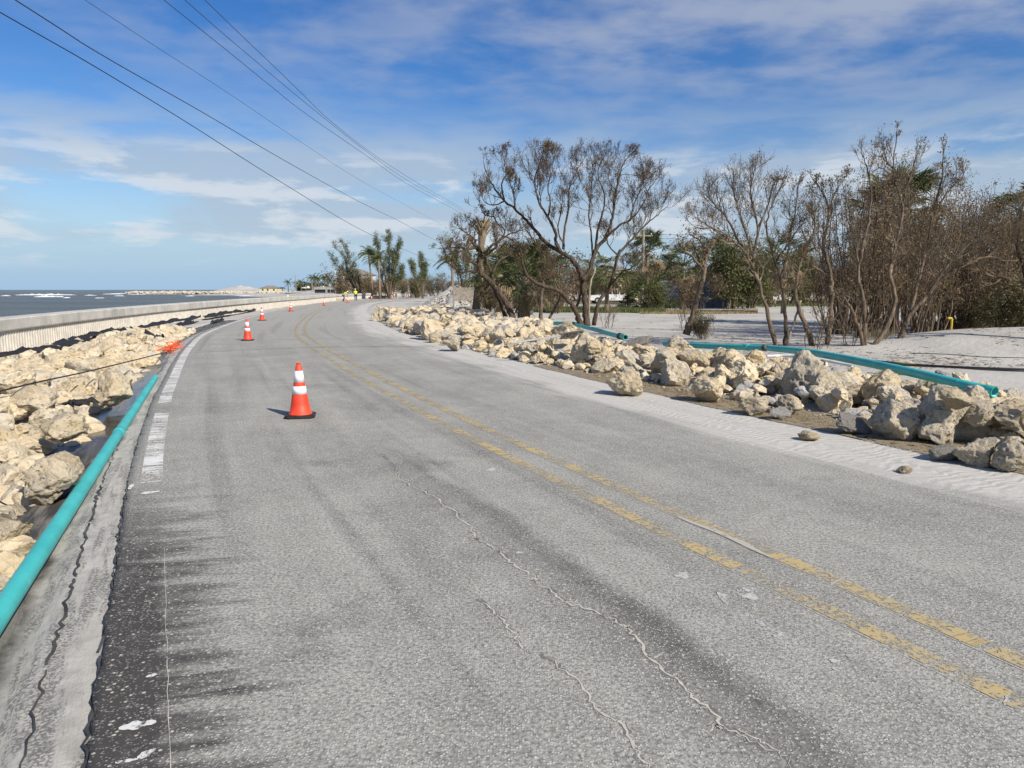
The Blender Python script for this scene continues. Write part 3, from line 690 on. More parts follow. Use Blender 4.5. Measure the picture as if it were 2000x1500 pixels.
# arc length along the wall line
_wx = np.array([road_pt(a, float(t_wall(a))).to_tuple() for a in WS]); _wd = np.concatenate([[0], np.cumsum(np.linalg.norm(np.diff(_wx, axis=0), axis=1))])
def s_at(d): return float(np.interp(d, _wd, WS))
d = 0.0
while d < _wd[-1] - 1:                                          # cap, cast in lengths with open joints
    d2 = min(d + 9.0, _wd[-1]); vs, fs = [], []; n = 10
    for i in range(n + 1):
        s = s_at(d + 0.012 + (d2 - d - 0.024) * i / n); ct = cap_top(s)
        prof = [(0.085, ct - 0.34), (0.09, ct - 0.03), (0.06, ct), (-0.72, ct), (-0.75, ct - 0.03), (-0.75, ct - 0.38), (0.07, ct - 0.38)]
        vs += [wpt(s, a, c) for a, c in prof]
    k = len(prof)
    for i in range(n):
        for j in range(k): j2 = (j + 1) % k; fs.append((i * k + j, (i + 1) * k + j, (i + 1) * k + j2, i * k + j2))
    fs += [tuple(range(k)), tuple(n * k + j for j in range(k))[::-1]]
    obj('concrete_cap', mesh('concrete_cap', vs, fs, M['concrete']), wall); d = d2
d = 0.0; PER = 0.205; prof = [(0.0, 0.0), (0.30, 0.0), (0.42, -0.075), (0.58, -0.075), (0.70, -0.03), (0.82, -0.03), (1.0, 0.0)]
while d < _wd[-1] - 1.3:
    vs, fs = [], []
    for r_ in range(6):
        for (f, o_) in prof[:-1] if r_ < 5 else prof:
            dd = d + (r_ + f) * PER; s = s_at(dd)
            top = wpt(s, o_, cap_top(s) - 0.34); bot = wpt(s, o_, float(z_wall(s)) - 0.5); vs += [bot, top]
    for i in range(len(vs) // 2 - 1): k = 2 * i; fs.append((k, k + 2, k + 3, k + 1))
    obj('sheet_pile', mesh('sheet_pile', vs, fs, M['sheet_pile']), wall); d += 6 * PER
# ================================================================ boulders and rubble
def ico(sub):
    t = (1 + 5 ** .5) / 2
    v = [Vector(q).normalized() for q in [(-1, t, 0), (1, t, 0), (-1, -t, 0), (1, -t, 0), (0, -1, t), (0, 1, t), (0, -1, -t), (0, 1, -t), (t, 0, -1), (t, 0, 1), (-t, 0, -1), (-t, 0, 1)]]
    f = [(0, 11, 5), (0, 5, 1), (0, 1, 7), (0, 7, 10), (0, 10, 11), (1, 5, 9), (5, 11, 4), (11, 10, 2), (10, 7, 6), (7, 1, 8), (3, 9, 4), (3, 4, 2), (3, 2, 6), (3, 6, 8), (3, 8, 9), (4, 9, 5), (2, 4, 11), (6, 2, 10), (8, 6, 7), (9, 8, 1)]
    for _ in range(sub):
        mid = {}; nf = []
        def md(a, c):
            k = (a, c) if a < c else (c, a)
            if k not in mid: mid[k] = len(v); v.append(((v[a] + v[c]) / 2).normalized())
            return mid[k]
        for a, c, e in f:
            x, y, z = md(a, c), md(c, e), md(e, a); nf += [(a, x, z), (c, y, x), (e, z, y), (x, y, z)]
        f = nf
    return v, f
ICO = {k: ico(k) for k in (1, 2, 3, 4)}
def rock_verts(seed, sub, rough=1.0, cuts=9, flat=1.0):
    rr = random.Random(seed); v, f = ICO[sub]
    pl = []
    for _ in range(cuts):
        n = Vector((rr.gauss(0, 1), rr.gauss(0, 1), rr.gauss(0, 1))).normalized(); pl.append((n, rr.uniform(0.46, 0.80)))
    off = Vector((rr.uniform(-50, 50), rr.uniform(-50, 50), rr.uniform(-50, 50)))
    sc = Vector((rr.uniform(0.85, 1.25), rr.uniform(0.85, 1.15), rr.uniform(0.72, 1.0) * flat)); out = []
    for p in v:
        q = p * (1 + 0.22 * mnoise.noise(p * 1.1 + off))
        for n, d in pl:
            k = q.dot(n) - d
            if k > 0: q = q - n * k * 0.985
        nn = q.normalized() if q.length > 0 else p
        a = mnoise.fractal(q * 2.6 + off, 0.8, 2.1, 5) * 0.11 * rough
        if sub >= 3:
            c = mnoise.noise(q * 8.0 + off); a += 0.040 * rough * c
            w = mnoise.voronoi(q * 4.2 + off * 1.3)[0][0]
            if w < 0.34: a -= (0.34 - w) * 0.30 * rough
            a -= 0.030 * rough * max(0.0, 1 - abs(mnoise.noise(q * 3.1 - off)) * 9)      # seams
            if sub >= 4: a += 0.014 * rough * mnoise.noise(q * 21.0 + off)
        q = q + nn * a
        out.append(Vector((q.x * sc.x, q.y * sc.y, q.z * sc.z)))
    return out, f
def rock_mesh(seed, sub, mat, rough=1.0, cuts=9, flat=1.0):
    v, f = rock_verts(seed, sub, rough, cuts, flat)
    m = mesh('boulder', v, f, mat, False)
    m['ext'] = [max(abs(q[k]) for q in v) for k in range(3)]
    m['low'] = min(q.z for q in v)
    if sub >= 4: m.polygons.foreach_set('use_smooth', np.ones(len(m.polygons), dtype=bool))
    return m
random.seed(5)
HERO = [rock_mesh(100 + i, 4, M['limestone'], 1.0, 8 + i % 4) for i in range(9)]
HEROG = [rock_mesh(140 + i, 4, M['limestone_grey'], 1.15, 7 + i % 3) for i in range(6)]
ROCKS = [rock_mesh(200 + i, 3, M['limestone'] if i % 3 else M['limestone_grey'], 1.0, 9) for i in range(16)]
GREY = [rock_mesh(260 + i, 3, M['dark_stone'] if i % 2 else M['slab_stone'], 0.8, 10) for i in range(6)]
FLATS = [rock_mesh(300 + i, 3, M['limestone'], 0.75, 12, 0.75) for i in range(6)]
LOWV = [rock_verts(400 + i, 1, 1.0, 7) for i in range(10)]
LOW2 = [rock_verts(430 + i, 2, 1.0, 8) for i in range(8)]
placed = []                                                     # x, y, z, r
def place_rock(m, x, y, r, label, group=None, z=None, sink=0.25, rot=None, sc=None, tilt=0.5):
    o = bpy.data.objects.new('boulder', m)
    s = sc if sc else (r, r, r)
    o.scale = s
    o.rotation_euler = rot if rot else (random.uniform(-tilt, tilt), random.uniform(-tilt, tilt), random.uniform(0, 6.28))
    if z is None: z = gz(x, y) + s[2] * (0.72 - sink)
    o.location = (x, y, z); link(o); tag(o, label, 'boulder', group)
    placed.append((x, y, z, (s[0] + s[1]) / 2)); return o
def pix_rock(u, vb, w, h, m, label, group=None, zb=0.0, rot=None, depth_f=1.0):
    """a boulder whose foot stands at photo pixel (u, vb) and that shows w x h pixels"""
    p = GR(u, vb, zb); dist = p.y
    rx = w * dist / FPX / 2 / 0.92; rz = h * dist / FPX / (-1.85 * m['low']); ry = (rx + rz) / 2 * depth_f
    return place_rock(m, p.x, p.y + ry * 0.75, 0, label, group, z=zb - m['low'] * rz * 0.86, rot=rot or (0, 0, random.uniform(-.4, .4) + random.choice([0, math.pi])), sc=(rx, ry, rz))
# named ones along the landward edge of the road
pix_rock(1230, 775, 62, 56, HERO[0], 'blocky cream boulder standing furthest out on the asphalt among the roadside boulders')
pix_rock(1383, 789, 82, 62, HERO[1], 'pale boulder with a scooped notched top beside dry grass')
pix_rock(1308, 742, 74, 58, HERO[2], 'tall split boulder behind the notched pale boulder', zb=0.05)
pix_rock(1478, 815, 74, 50, HERO[3], 'squat cream boulder on the grass verge beside two small stones')
pix_rock(1546, 814, 58, 32, HERO[4], 'small orange-tinted boulder touching a grey stone on the verge')
pix_rock(1527, 822, 38, 22, GREY[0], 'small grey stone leaning against the orange-tinted boulder')
pix_rock(1652, 803, 106, 80, HEROG[0], 'large pyramid-shaped boulder with pitted face behind grey slab')
pix_rock(1585, 782, 92, 78, HEROG[1], 'large hollowed boulder next to the pyramid-shaped one', zb=0.05)
pix_rock(1672, 850, 72, 34, GREY[1], 'flat grey concrete slab tilted on the dry grass verge', rot=(0.35, 0.25, 0.3))
pix_rock(1762, 864, 108, 72, HEROG[2], 'big rounded boulder between grey slab and tallest boulder')
pix_rock(1868, 872, 118, 96, HEROG[3], 'tallest massive boulder of the roadside heap, carrying another on top')
pix_rock(1872, 800, 62, 52, HERO[5], 'boulder perched on top of the tallest massive boulder', zb=0.42)
pix_rock(1930, 916, 88, 56, HERO[6], 'angular pale boulder at the foot of the tallest massive boulder')
pix_rock(1395 + 590, 925, 60, 60, HEROG[4], 'boulder resting on the sandy road edge beyond the angular pale one')
pix_rock(1860, 902, 60, 26, GREY[3], 'low grey stone wedged in front of the tallest massive boulder')
pix_rock(1581, 862, 42, 22, HERO[7], 'loose fist-topped stone lying out on the sandy asphalt')
pix_rock(1770, 925, 27, 13, HERO[8], 'smallest loose stone lying out on the sandy asphalt')
pix_rock(883, 687, 46, 34, HEROG[5], 'pitted grey-cream boulder at the bend, touching the white line', zb=0.0)
pix_rock(1145, 712, 62, 50, HEROG[1], 'grey-topped boulder in front of the fallen road sign', zb=0.08)
pix_rock(1420, 735, 84, 62, HERO[7], 'broad lumpy boulder under the teal pipe', zb=0.05)
pix_rock(1245, 686, 70, 22, GREY[1], 'long broken concrete chunk under the snapped teal pipe', zb=0.15, rot=(0, -0.5, 0.1))
pix_rock(1765, 735, 62, 30, HEROG[4], 'half-buried boulder on the sand behind the teal pipe', zb=0.1)
pix_rock(1850, 760, 50, 38, GREY[2], 'dark shaded boulder behind the open end of the teal pipe', zb=0.05)
# seaward named ones
pix_rock(72, 996, 132, 118, HERO[1], 'largest cream boulder overhanging the black mud beside the pipe', zb=-0.1)
pix_rock(-22, 1085, 110, 80, HERO[3], 'cream boulder cut by the mud, apart from the heap', zb=-0.1)
pix_rock(105, 872, 110, 60, HERO[2], 'broad cream boulder behind the scrap of black fabric', zb=0.02)
pix_rock(40, 815, 110, 60, FLATS[0], 'flat-topped cream boulder under the slack black cable', zb=0.0)
pix_rock(200, 800, 84, 56, HERO[4], 'cream boulder at the edge of the wet black strip', zb=-0.02)

def try_fill(n, sampler, rfun, meshes, label, group, toplim, seed, sep=0.72):
    random.seed(seed); k = 0; tries = 0
    while k < n and tries < n * 60:
        tries += 1; x, y, s, t = sampler(); r = rfun(s, t)
        P = np.array(placed); d = np.hypot(P[:, 0] - x, P[:, 1] - y); R_ = P[:, 3]
        g0 = gz(x, y); z = g0 + r * 0.40
        near = d < (R_ + r) * sep
        if near.any():
            rr = (R_[near] + r) * sep; z = max(z, float((P[near, 2] + np.sqrt(np.maximum(rr ** 2 - d[near] ** 2, 0)) * 0.9).max()))
        if z + r * 0.5 > g0 + toplim(s, t): continue
        place_rock(random.choice(meshes), x, y, r, label, group, z=z, tilt=0.6, sc=(r * random.uniform(.9, 1.2), r * random.uniform(.9, 1.1), r * random.uniform(.8, 1.0))); k += 1
    return k
RT = lambda s: float(np.interp(s, [0, 4, 6, 12, 14.5, 17, 22, 34, 44, 55], [4.2, 4.25, 4.35, 4.35, 4.0, 3.6, 3.55, 3.7, 3.9, 4.2]))   # where the heap starts, landward
def samp_right(sa, sb, w, p=1.0, off=0.15):
    def f():
        s = sa + (sb - sa) * random.random() ** p
        ww = w * float(np.interp(s, [0, 11, 16, 24, 40, 55], [0.62, 0.72, 1.0, 1.35, 1.9, 1.9]))
        t = RT(s) + off + ww * random.random() ** 1.1
        q = road_pt(s, t); return q.x, q.y, s, t
    return f
top_r = lambda s, t: float(np.interp(t - RT(s), [0, 0.5, 1.6, 3.0, 5, 9], [0.42, 0.58, 0.70, 0.58, 0.55, 0.5]))
LBR = 'cream pitted limestone boulder in the roadside heap landward of the road'
n1 = try_fill(90, samp_right(2, 22, 3.7), lambda s, t: random.choice([.14, .18, .22, .26, .30, .36]), ROCKS + HEROG[:3], LBR, 'boulders heaped along the landward road edge', top_r, 21)
n2 = try_fill(70, samp_right(20, 52, 3.2), lambda s, t: random.uniform(.24, .52), ROCKS + HERO[:4], LBR, 'boulders heaped along the landward road edge', top_r, 22)
TLW = lambda s: float(t_wall(s)) + float(np.interp(s, [0, 24, 32], [2.0, 1.9, 1.1]))
def samp_left(sa, sb, p=1.0):
    def f():
        s = sa + (sb - sa) * random.random() ** p
        hi_ = -4.22
        lo_ = TLW(s) if s < 30 else min(TLW(s), hi_ - 0.25)
        t = lo_ + (hi_ - lo_) * random.random()
        q = road_pt(s, t); return q.x, q.y, s, t
    return f
top_l = lambda s, t: float(np.interp(t, [-9, -7.5, -6, -4.6, -4.2], [0.20, 0.30, 0.42, 0.42, 0.26])) * float(np.interp(s, [0, 20, 30, 40], [1, 1, .8, .5]))
LBL = 'cream limestone boulder in the riprap between road and seawall'
n3 = try_fill(112, samp_left(1.5, 34, 1.15), lambda s, t: random.uniform(.26, .52) if t < -4.9 else random.uniform(.16, .30), FLATS + ROCKS[1:12] + HERO, LBL, 'riprap boulders between road and seawall', top_l, 23, 0.66)

# rubble: everything smaller, uncountable, joined into one mesh per heap
def rubble(name, n, sampler, rf, lib, mats, label, seed, lift=0.35, zf=None):
    random.seed(seed); V, F, MI = [], [], []
    pts = [sampler() for _ in range(n)]; G = ground_z(np.array([p[0] for p in pts]), np.array([p[1] for p in pts]))
    for (x, y, s, t), g0 in zip(pts, G):
        v, f = random.choice(lib); r = rf(s, t)
        A = np.array(Matrix.Rotation(random.random() * 6.3, 3, 'Z') @ Matrix.Rotation(random.uniform(-.7, .7), 3, 'X') @ Matrix.Diagonal((random.uniform(.8, 1.3), random.uniform(.8, 1.1), random.uniform(.65, .95)))) * r
        z = g0 + r * lift + (zf(s, t) * random.random() if zf else 0) + (2.0 * (1 - s ** 1.2) if sampler.__name__ == 'samp_pile' else 0)
        k = len(V); Q = np.array(v) @ A.T + np.array((x, y, z)); V += Q.tolist(); F += [tuple(i + k for i in q) for q in f]; MI += [random.randrange(len(mats))] * len(f)
    o = obj(name, mesh(name, V, F, mats, False, MI)); tag(o, label, kind='stuff'); return o
MR = [M['limestone'], M['limestone_grey'], M['limestone'], M['slab_stone']]
rubble('rubble', 900, samp_right(2, 24, 3.9, 1.0, 0.1), lambda s, t: random.uniform(.05, .15), LOW2, MR, 'broken limestone rubble filling the roadside heap', 31, 0.4, lambda s, t: 0.22 if 0.5 < t - RT(s) < 3 else 0.05)
rubble('rubble', 700, samp_right(22, 54, 3.4, 1.0, 0.4), lambda s, t: random.uniform(.12, .30), LOW2, MR, 'broken limestone rubble filling the heap at the bend', 32, 0.4, lambda s, t: 0.25)
rubble('rubble', 1300, samp_left(1.5, 34, 1.1), lambda s, t: random.uniform(.08, .24), LOW2, [M['limestone'], M['limestone'], M['limestone_grey']], 'broken limestone filling the riprap beside the seawall', 33, 0.3, lambda s, t: top_l(s, t) * 0.35)
LOW3 = [rock_verts(460 + i, 3, 1.1, 9) for i in range(6)]
rubble('rubble', 300, samp_right(2, 30, 3.6, 1.0, 0.3), lambda s, t: random.uniform(.12, .24), LOW3, MR[:3], 'middling limestone rubble in the roadside heap', 37, 0.45, lambda s, t: 0.30 if 0.6 < t - RT(s) < 3 else 0.04)
rubble('rubble', 420, samp_left(1.5, 33, 1.1), lambda s, t: random.uniform(.15, .32), LOW3, [M['limestone'], M['limestone'], M['limestone_grey']], 'middling limestone rubble in the riprap', 38, 0.35, lambda s, t: top_l(s, t) * 0.5)
rubble('gravel', 2600, samp_right(1, 26, 4.6, 1.0, -0.15), lambda s, t: random.uniform(.008, .035), LOWV, [M['limestone'], M['slab_stone']], 'loose stone chips along the verge', 34, 0.4)
def samp_toe():
    s = random.uniform(4, 40); t = float(t_wall(s)) + random.uniform(0.1, 1.3); q = road_pt(s, t); return q.x, q.y, s, t
rubble('gravel', 900, samp_toe, lambda s, t: random.uniform(.02, .09), LOWV, [M['limestone'], M['limestone_grey']], 'loose stone chips at the foot of the seawall', 35, 0.3)
def samp_crumb():
    s = 1.2 + 14 * random.random() ** 1.5; t = random.gauss(-3.80, 0.14); t = t if t < -3.64 else -3.7; q = road_pt(s, t); return q.x, q.y, s, t
M['crumb'] = simple('crumb', (0.10, 0.095, 0.088), 0.9, 0.5, 12.0)
rubble('gravel', 700, samp_crumb, lambda s, t: random.uniform(.004, .012), LOWV, [M['crumb'], M['slab_stone']], 'crumbs of broken asphalt along the shoulder', 36, 0.0, lambda s, t: 0.02)
print('ROCKS', n1, n2, n3, len(placed))
# ================================================================ things on and beside the road
random.seed(77)
# ---- traffic cones
def make_cone():
    root = empty('traffic_cone')
    mb = MB(); w, c = 0.19, 0.05
    ring = lambda q, cc: [(q - cc, -q), (q, -q + cc), (q, q - cc), (q - cc, q), (-q + cc, q), (-q, q - cc), (-q, -q + cc), (-q + cc, -q)]
    vs = [(x, y, z) for q, z in ((w - .006, 0.0), (w, 0.012), (w, 0.030), (w - .03, 0.043)) for x, y in ring(q, c)]
    fs = [(i * 8 + j, i * 8 + (j + 1) % 8, (i + 1) * 8 + (j + 1) % 8, (i + 1) * 8 + j) for i in range(3) for j in range(8)] + [tuple(range(8))[::-1], tuple(24 + j for j in range(8))]
    mb.add(vs, fs); mb.build('base', M['rubber'], root)
    H0, H1, r0, r1 = 0.043, 0.71, 0.135, 0.031
    rad = lambda f: r0 + (r1 - r0) * f
    bd = MB(); bd.lathe([(0.152, H0 - .001), (0.150, H0 + .012), (rad(.0), H0 + .02)] + [(rad(f), H0 + (H1 - H0) * f) for f in (.2, .4, .6, .8, .93)] + [(0.030, H1 - .035), (0.027, H1 - .028), (0.027, H1 - .008), (0.030, H1 - .006), (0.030, H1), (0.020, H1), (0.018, H1 - .05)], 32)
    bd.build('body', M['cone_orange'], root, True)
    for fa, fb in ((0.394, 0.548), (0.625, 0.846)):
        k = MB(); k.lathe([(rad(fa) + .0005, H0 + (H1 - H0) * fa), (rad(fa) + .0025, H0 + (H1 - H0) * fa), (rad(fb) + .0025, H0 + (H1 - H0) * fb), (rad(fb) + .0005, H0 + (H1 - H0) * fb)], 32)
        k.build('reflective_band', M['cone_white'], root, True)
    return root
c0 = make_cone()
CONES = [((587, 814), 'orange cone standing alone in the lane, first of the row with the longest gap'), ((484, 665), 'orange cone before the saw-cut joint, second of the row'),
         ((512, 626), 'orange cone just past the saw-cut joint, third of the row'), ((568, 608), 'orange cone beside the end of the black fabric, fourth of the row'),
         ((633, 596.8), 'orange cone in the curve, fifth of the row'), ((679, 590.8), 'orange cone beside the workers in yellow shirts'),
         ((726, 586.2), 'orange cone near the end block of the seawall'), ((766, 583.6), 'orange cone in front of the broken wooden post'), ((796, 582.0), 'last orange cone, by the fallen brush at the road bend')]
for i, ((u, v), lab) in enumerate(CONES):
    o = c0 if i == 0 else copy_tree(c0); p = GR(u, v)
    o.location = (p.x, p.y, 0.001); o.rotation_euler.z = R(12) if i == 0 else random.uniform(-.4, .4)
    tag(o, lab, 'traffic cone', 'traffic cones closing the seaward lane')

# ---- pipes
def pipe_run(name, pts, r, label, collars=(), mat='teal_plastic', cat='pipe', open_end=True, n=20, group=None, sub=4):
    P = [Vector(p) for p in pts]; root = empty(name, tuple(P[0])); o0 = P[0].copy(); P = [p - o0 for p in P]
    C3 = [Vector(q) for q in catmull([tuple(p) for p in P], sub)] if len(P) > 2 else P
    b_ = MB(); b_.tube(C3, r, n, cap=False)
    if open_end:                                                # wall thickness and a dark bore
        for a, c in ((0, 1), (-1, -2)):
            e = C3[a]; d_ = (C3[a] - C3[c]).normalized(); x_ = d_.orthogonal().normalized(); y_ = d_.cross(x_)
            k = len(b_.v)
            for rr, dd in ((r, 0), (r * 0.86, 0), (r * 0.86, -0.5)):
                for j in range(n):
                    t = 2 * math.pi * j / n; b_.v.append(tuple(e + d_ * dd + (x_ * math.cos(t) + y_ * math.sin(t)) * rr))
            for i in range(2):
                for j in range(n): b_.f.append((k + i * n + j, k + i * n + (j + 1) % n, k + (i + 1) * n + (j + 1) % n, k + (i + 1) * n + j)); b_.mi.append(0)
    b_.build('pipe_wall', M[mat], root, True)
    L = [0.0]
    for a, c in zip(C3[:-1], C3[1:]): L.append(L[-1] + (c - a).length)
    for f, kind in collars:
        q = f * L[-1]; i = max(1, next((k for k in range(len(L)) if L[k] >= q), len(L) - 1)); a, c = C3[i - 1], C3[i]; d_ = (c - a).normalized(); p = a + d_ * (q - L[i - 1])
        k = MB()
        if kind == 'bell': k.tube([p - d_ * .10, p - d_ * .09, p + d_ * .0, p + d_ * .02, p + d_ * .03], [r * 1.0, r * 1.09, r * 1.10, r * 1.16, r * 1.16], n); k.build('bell_collar', M[mat], root, True)
        elif kind == 'strap': k.tube([p - d_ * .035, p - d_ * .033, p + d_ * .033, p + d_ * .035], [r * 1.0, r * 1.1, r * 1.1, r * 1.0], n); k.build('strap', M['rust'], root)
        elif kind == 'end': k.tube([p - d_ * .13, p - d_ * .11, p], [r * 1.0, r * 1.12, r * 1.12], n, cap=False); k.build('bell_collar', M[mat], root, True)
        else:
            k.tube([p - d_ * .11, p - d_ * .11, p - d_ * .07, p - d_ * .07, p + d_ * .07, p + d_ * .07, p + d_ * .11, p + d_ * .11], [r, r * 1.28, r * 1.28, r * 1.05, r * 1.05, r * 1.28, r * 1.28, r], n)
            cp = k.build('coupling', M['black_cable' if kind == 'flange' else 'rust'], root)
            bb = MB()
            x_ = d_.orthogonal().normalized(); y_ = d_.cross(x_)
            for j in range(6):
                t = 2 * math.pi * j / 6; e = p + (x_ * math.cos(t) + y_ * math.sin(t)) * r * 1.25; bb.tube([e - d_ * .13, e + d_ * .13], 0.012, 6)
            bb.build('bolts', M['black_cable'], cp)
    tag(root, label, cat, group); return root
M['rust'] = simple('rust', (0.12, 0.06, 0.035), 0.8, 0.4, 14.0)
PR = 0.064
la, lb = GR(303, 738, -0.015), GR(25, 1160, -0.015); dv = (lb - la).normalized(); la = la; lb2 = lb + dv * 2.6
pl = [la, la.lerp(lb2, .33), la.lerp(lb2, .66), lb2]
Lp = (lb2 - la).length; cf = (GR(238, 843, 0.0) - la).length / Lp
pipe_run('water_pipe', [tuple(q) for q in pl], .057, 'straight teal plastic pipe lying on the shoulder beside the asphalt edge', [(cf, 'bell')], sub=6, open_end=True, group=None)
def elev(u, v, z): return tuple(GR(u, v, z))
pipe_run('water_pipe', [elev(1012, 634, .14), elev(1060, 632, .22), elev(1100, 631.5, .30), elev(1122, 634, .32)], PR * 1.15, 'teal pipe length passing in front of the leaning dark tree trunks', [(.98, 'flange')])
pipe_run('water_pipe', [elev(1124, 635, .33), elev(1160, 643, .36), elev(1195, 653, .38), elev(1222, 659, .40)], PR * 1.05, 'short teal pipe length sloping down to the snapped joint', [(.93, 'rusty')])
pr1 = [elev(1298, 671, .30), elev(1360, 675, .36), elev(1440, 678, .42), elev(1498, 679.5, .46)]
pipe_run('water_pipe', pr1, PR, 'level teal pipe length resting on boulders below the bare trees', [(.86, 'bell'), (.985, 'strap')])
pr2 = [elev(1503, 680, .46), elev(1580, 688, .50), elev(1680, 706, .52), elev(1780, 727, .50), elev(1870, 749, .46), elev(1943, 766, .42)]
pipe_run('water_pipe', pr2, PR, 'long teal pipe sagging over the boulders with its open bell end', [(.999, 'end')])
pipe_run('conduit', [elev(1498, 696, .22), elev(1540, 695, .24), elev(1600, 702, .22), elev(1665, 714, .15)], 0.035, 'thin white conduit under the long teal pipe', mat='white_pvc', n=12)
pipe_run('conduit', [elev(1076, 622, .05), elev(1150, 624, .05), elev(1204, 613, .05)], 0.05, 'white pipe lying along the sand lot behind the trees', mat='white_pvc', n=10) if False else None
# cables over the landward pipe
def cable(name, pts, r, label, cat='cable', mat='black_cable', n=6, sub=6, group=None):
    C3 = catmull([tuple(p) for p in pts], sub); b_ = MB(); b_.tube([tuple(q) for q in C3], r, n); o = b_.build(name, M[mat], None, True)
    # origin at its first point
    p0 = Vector(C3[0]); o.data.transform(Matrix.Translation(-p0)); o.location = p0
    return tag(o, label, cat, group)
cable('cable', [elev(1690, 703, .56), elev(1740, 708, .55), elev(1800, 713, .52), elev(1900, 718, .52), elev(2000, 721, .52), elev(2120, 724, .5)], 0.016, 'upper of two taut black cables crossing the long teal pipe')
cable('cable', [elev(1700, 706, .53), elev(1760, 713, .48), elev(1850, 717, .48), elev(1930, 722, .46), elev(2000, 724.5, .46), elev(2120, 727, .45)], 0.013, 'lower of two taut black cables crossing the long teal pipe')
cable('cable', [elev(1780, 690, .30), elev(1850, 692, .32), elev(1920, 697, .3), elev(2000, 699, .3), elev(2080, 700, .3)], 0.008, 'thin dark wire lying over the sand dune')
cable('cable', [elev(-60, 778, .32), elev(0, 764, .36), elev(80, 745, .40), elev(160, 728, .34), elev(235, 710, .30), elev(300, 694, .22), elev(335, 685, .06)], 0.011, 'slack black cable strung over the riprap to the orange netting')
# ---- orange netting, a crumpled tangle of strips
random.seed(9); nb_ = MB()
for k in range(60):
    f = k / 59; c_ = GR(326 + 22 * f, 688 - 11 * f, -0.03); c_ += Vector((random.gauss(0, .07), random.gauss(0, .14), abs(random.gauss(.05, .04))))
    q = [c_]
    for j in range(3): q.append(q[-1] + Vector((random.uniform(-.09, .09), random.uniform(-.13, .13), random.uniform(-.06, .06))))
    q = [Vector((p.x, p.y, max(p.z, -0.05))) for p in q]; nb_.tube(q, 0.012, 4)
netp = GR(335, 684, -0.05)
o = nb_.build('safety_netting', M['orange_net'], None); o.data.transform(Matrix.Translation(-netp)); o.location = netp
tag(o, 'crumpled orange safety netting where the cable meets the road edge', 'netting')

# ---- geotextile: crumpled black sheets between riprap and wall
def fabric(pix, width, label, hgt=0.12, seed=0, zoff=0.0, zb=None):
    random.seed(seed); n = 22; C_ = catmull([(u, v) for u, v in pix], 10) if len(pix) > 2 else np.array([np.array(pix[0]) * (1 - f) + np.array(pix[1]) * f for f in np.linspace(0, 1, 12)])
    rows = 7; vs = []; fs = []
    for i, (u, v) in enumerate(C_):
        p = GR(u, v, -0.15 if zb is None else zb); g0 = gz(p.x, p.y)
        f = i / (len(C_) - 1); e = min(1, 5 * f + .25, 5 * (1 - f) + .25)
        s_, t_ = st_of(p.x, p.y); nx = float(np.interp(s_[0], SS, NX)); ny = float(np.interp(s_[0], SS, NY))
        for j in range(rows):
            w = (j / (rows - 1) - .5) * width * .8 * e * (1 + .5 * mnoise.noise(Vector((i * .31, j * .2, seed))))
            z = g0 + 0.03 + hgt * .62 * (0.6 + 1.5 * mnoise.noise(Vector((i * .33, j * .55, seed * 3.1)))) * math.sin(math.pi * (j + .6) / (rows + .2)) + (zoff if zb is None else zb + .1 - g0)
            vs.append((p.x + nx * w, p.y + ny * w + 0.05 * mnoise.noise(Vector((i * .5, j, 4))), max(z, g0 + .02)))
        if i:
            for j in range(rows - 1): a = i * rows + j; fs.append((a - rows, a - rows + 1, a + 1, a))
    p0 = Vector(vs[0]); m = mesh('geotextile', [Vector(q) - p0 for q in vs], fs, M['black_fabric'], True); o = obj('geotextile', m, None, p0)
    return tag(o, label, 'fabric', 'torn black fabric at the seawall')
fabric([(-30, 712), (40, 703), (80, 699), (115, 690), (150, 678), (170, 674)], .9, 'long torn black fabric strip along the sheet piles', .20, 1, .26)
fabric([(165, 674), (200, 668), (225, 660), (260, 655)], .7, 'wrinkled black fabric strip lying mid-wall beside the riprap', .22, 2, .28)
fabric([(262, 655), (300, 645), (330, 640), (365, 634), (392, 627)], .75, 'black fabric strip folded against the wall past the wrinkled one', .22, 3, .22)
fabric([(400, 626), (425, 621), (450, 617), (470, 615)], .9, 'large black fabric piece close to the white line in the curve', .25, 4, .12)
fabric([(345, 650), (362, 645), (378, 641)], .5, 'black fabric scrap poking from the riprap beside the road edge', .22, 5, .22)
fabric([(285, 671), (305, 671), (322, 672)], .35, 'flat black fabric scrap under the riprap near the netting', .18, 6, .25)
fabric([(412, 634), (425, 630), (436, 627)], .4, 'black fabric scrap touching the white edge line', .2, 7, .12)
fabric([(462, 616), (485, 612), (500, 609)], .5, 'narrow tail of black fabric at the wall', .2, 8, .08)
fabric([(135, 815), (155, 812), (178, 812)], .32, 'torn scrap of black fabric hanging among cream boulders', .10, 9, 0, .22)
fabric([(570, 597), (600, 594), (630, 590)], .5, 'thin line of black fabric under the wall in the curve', .15, 10, .05)
fabric([(640, 589), (670, 586.5), (700, 585)], .5, 'black fabric at the feet of the workers', .12, 11, .03)

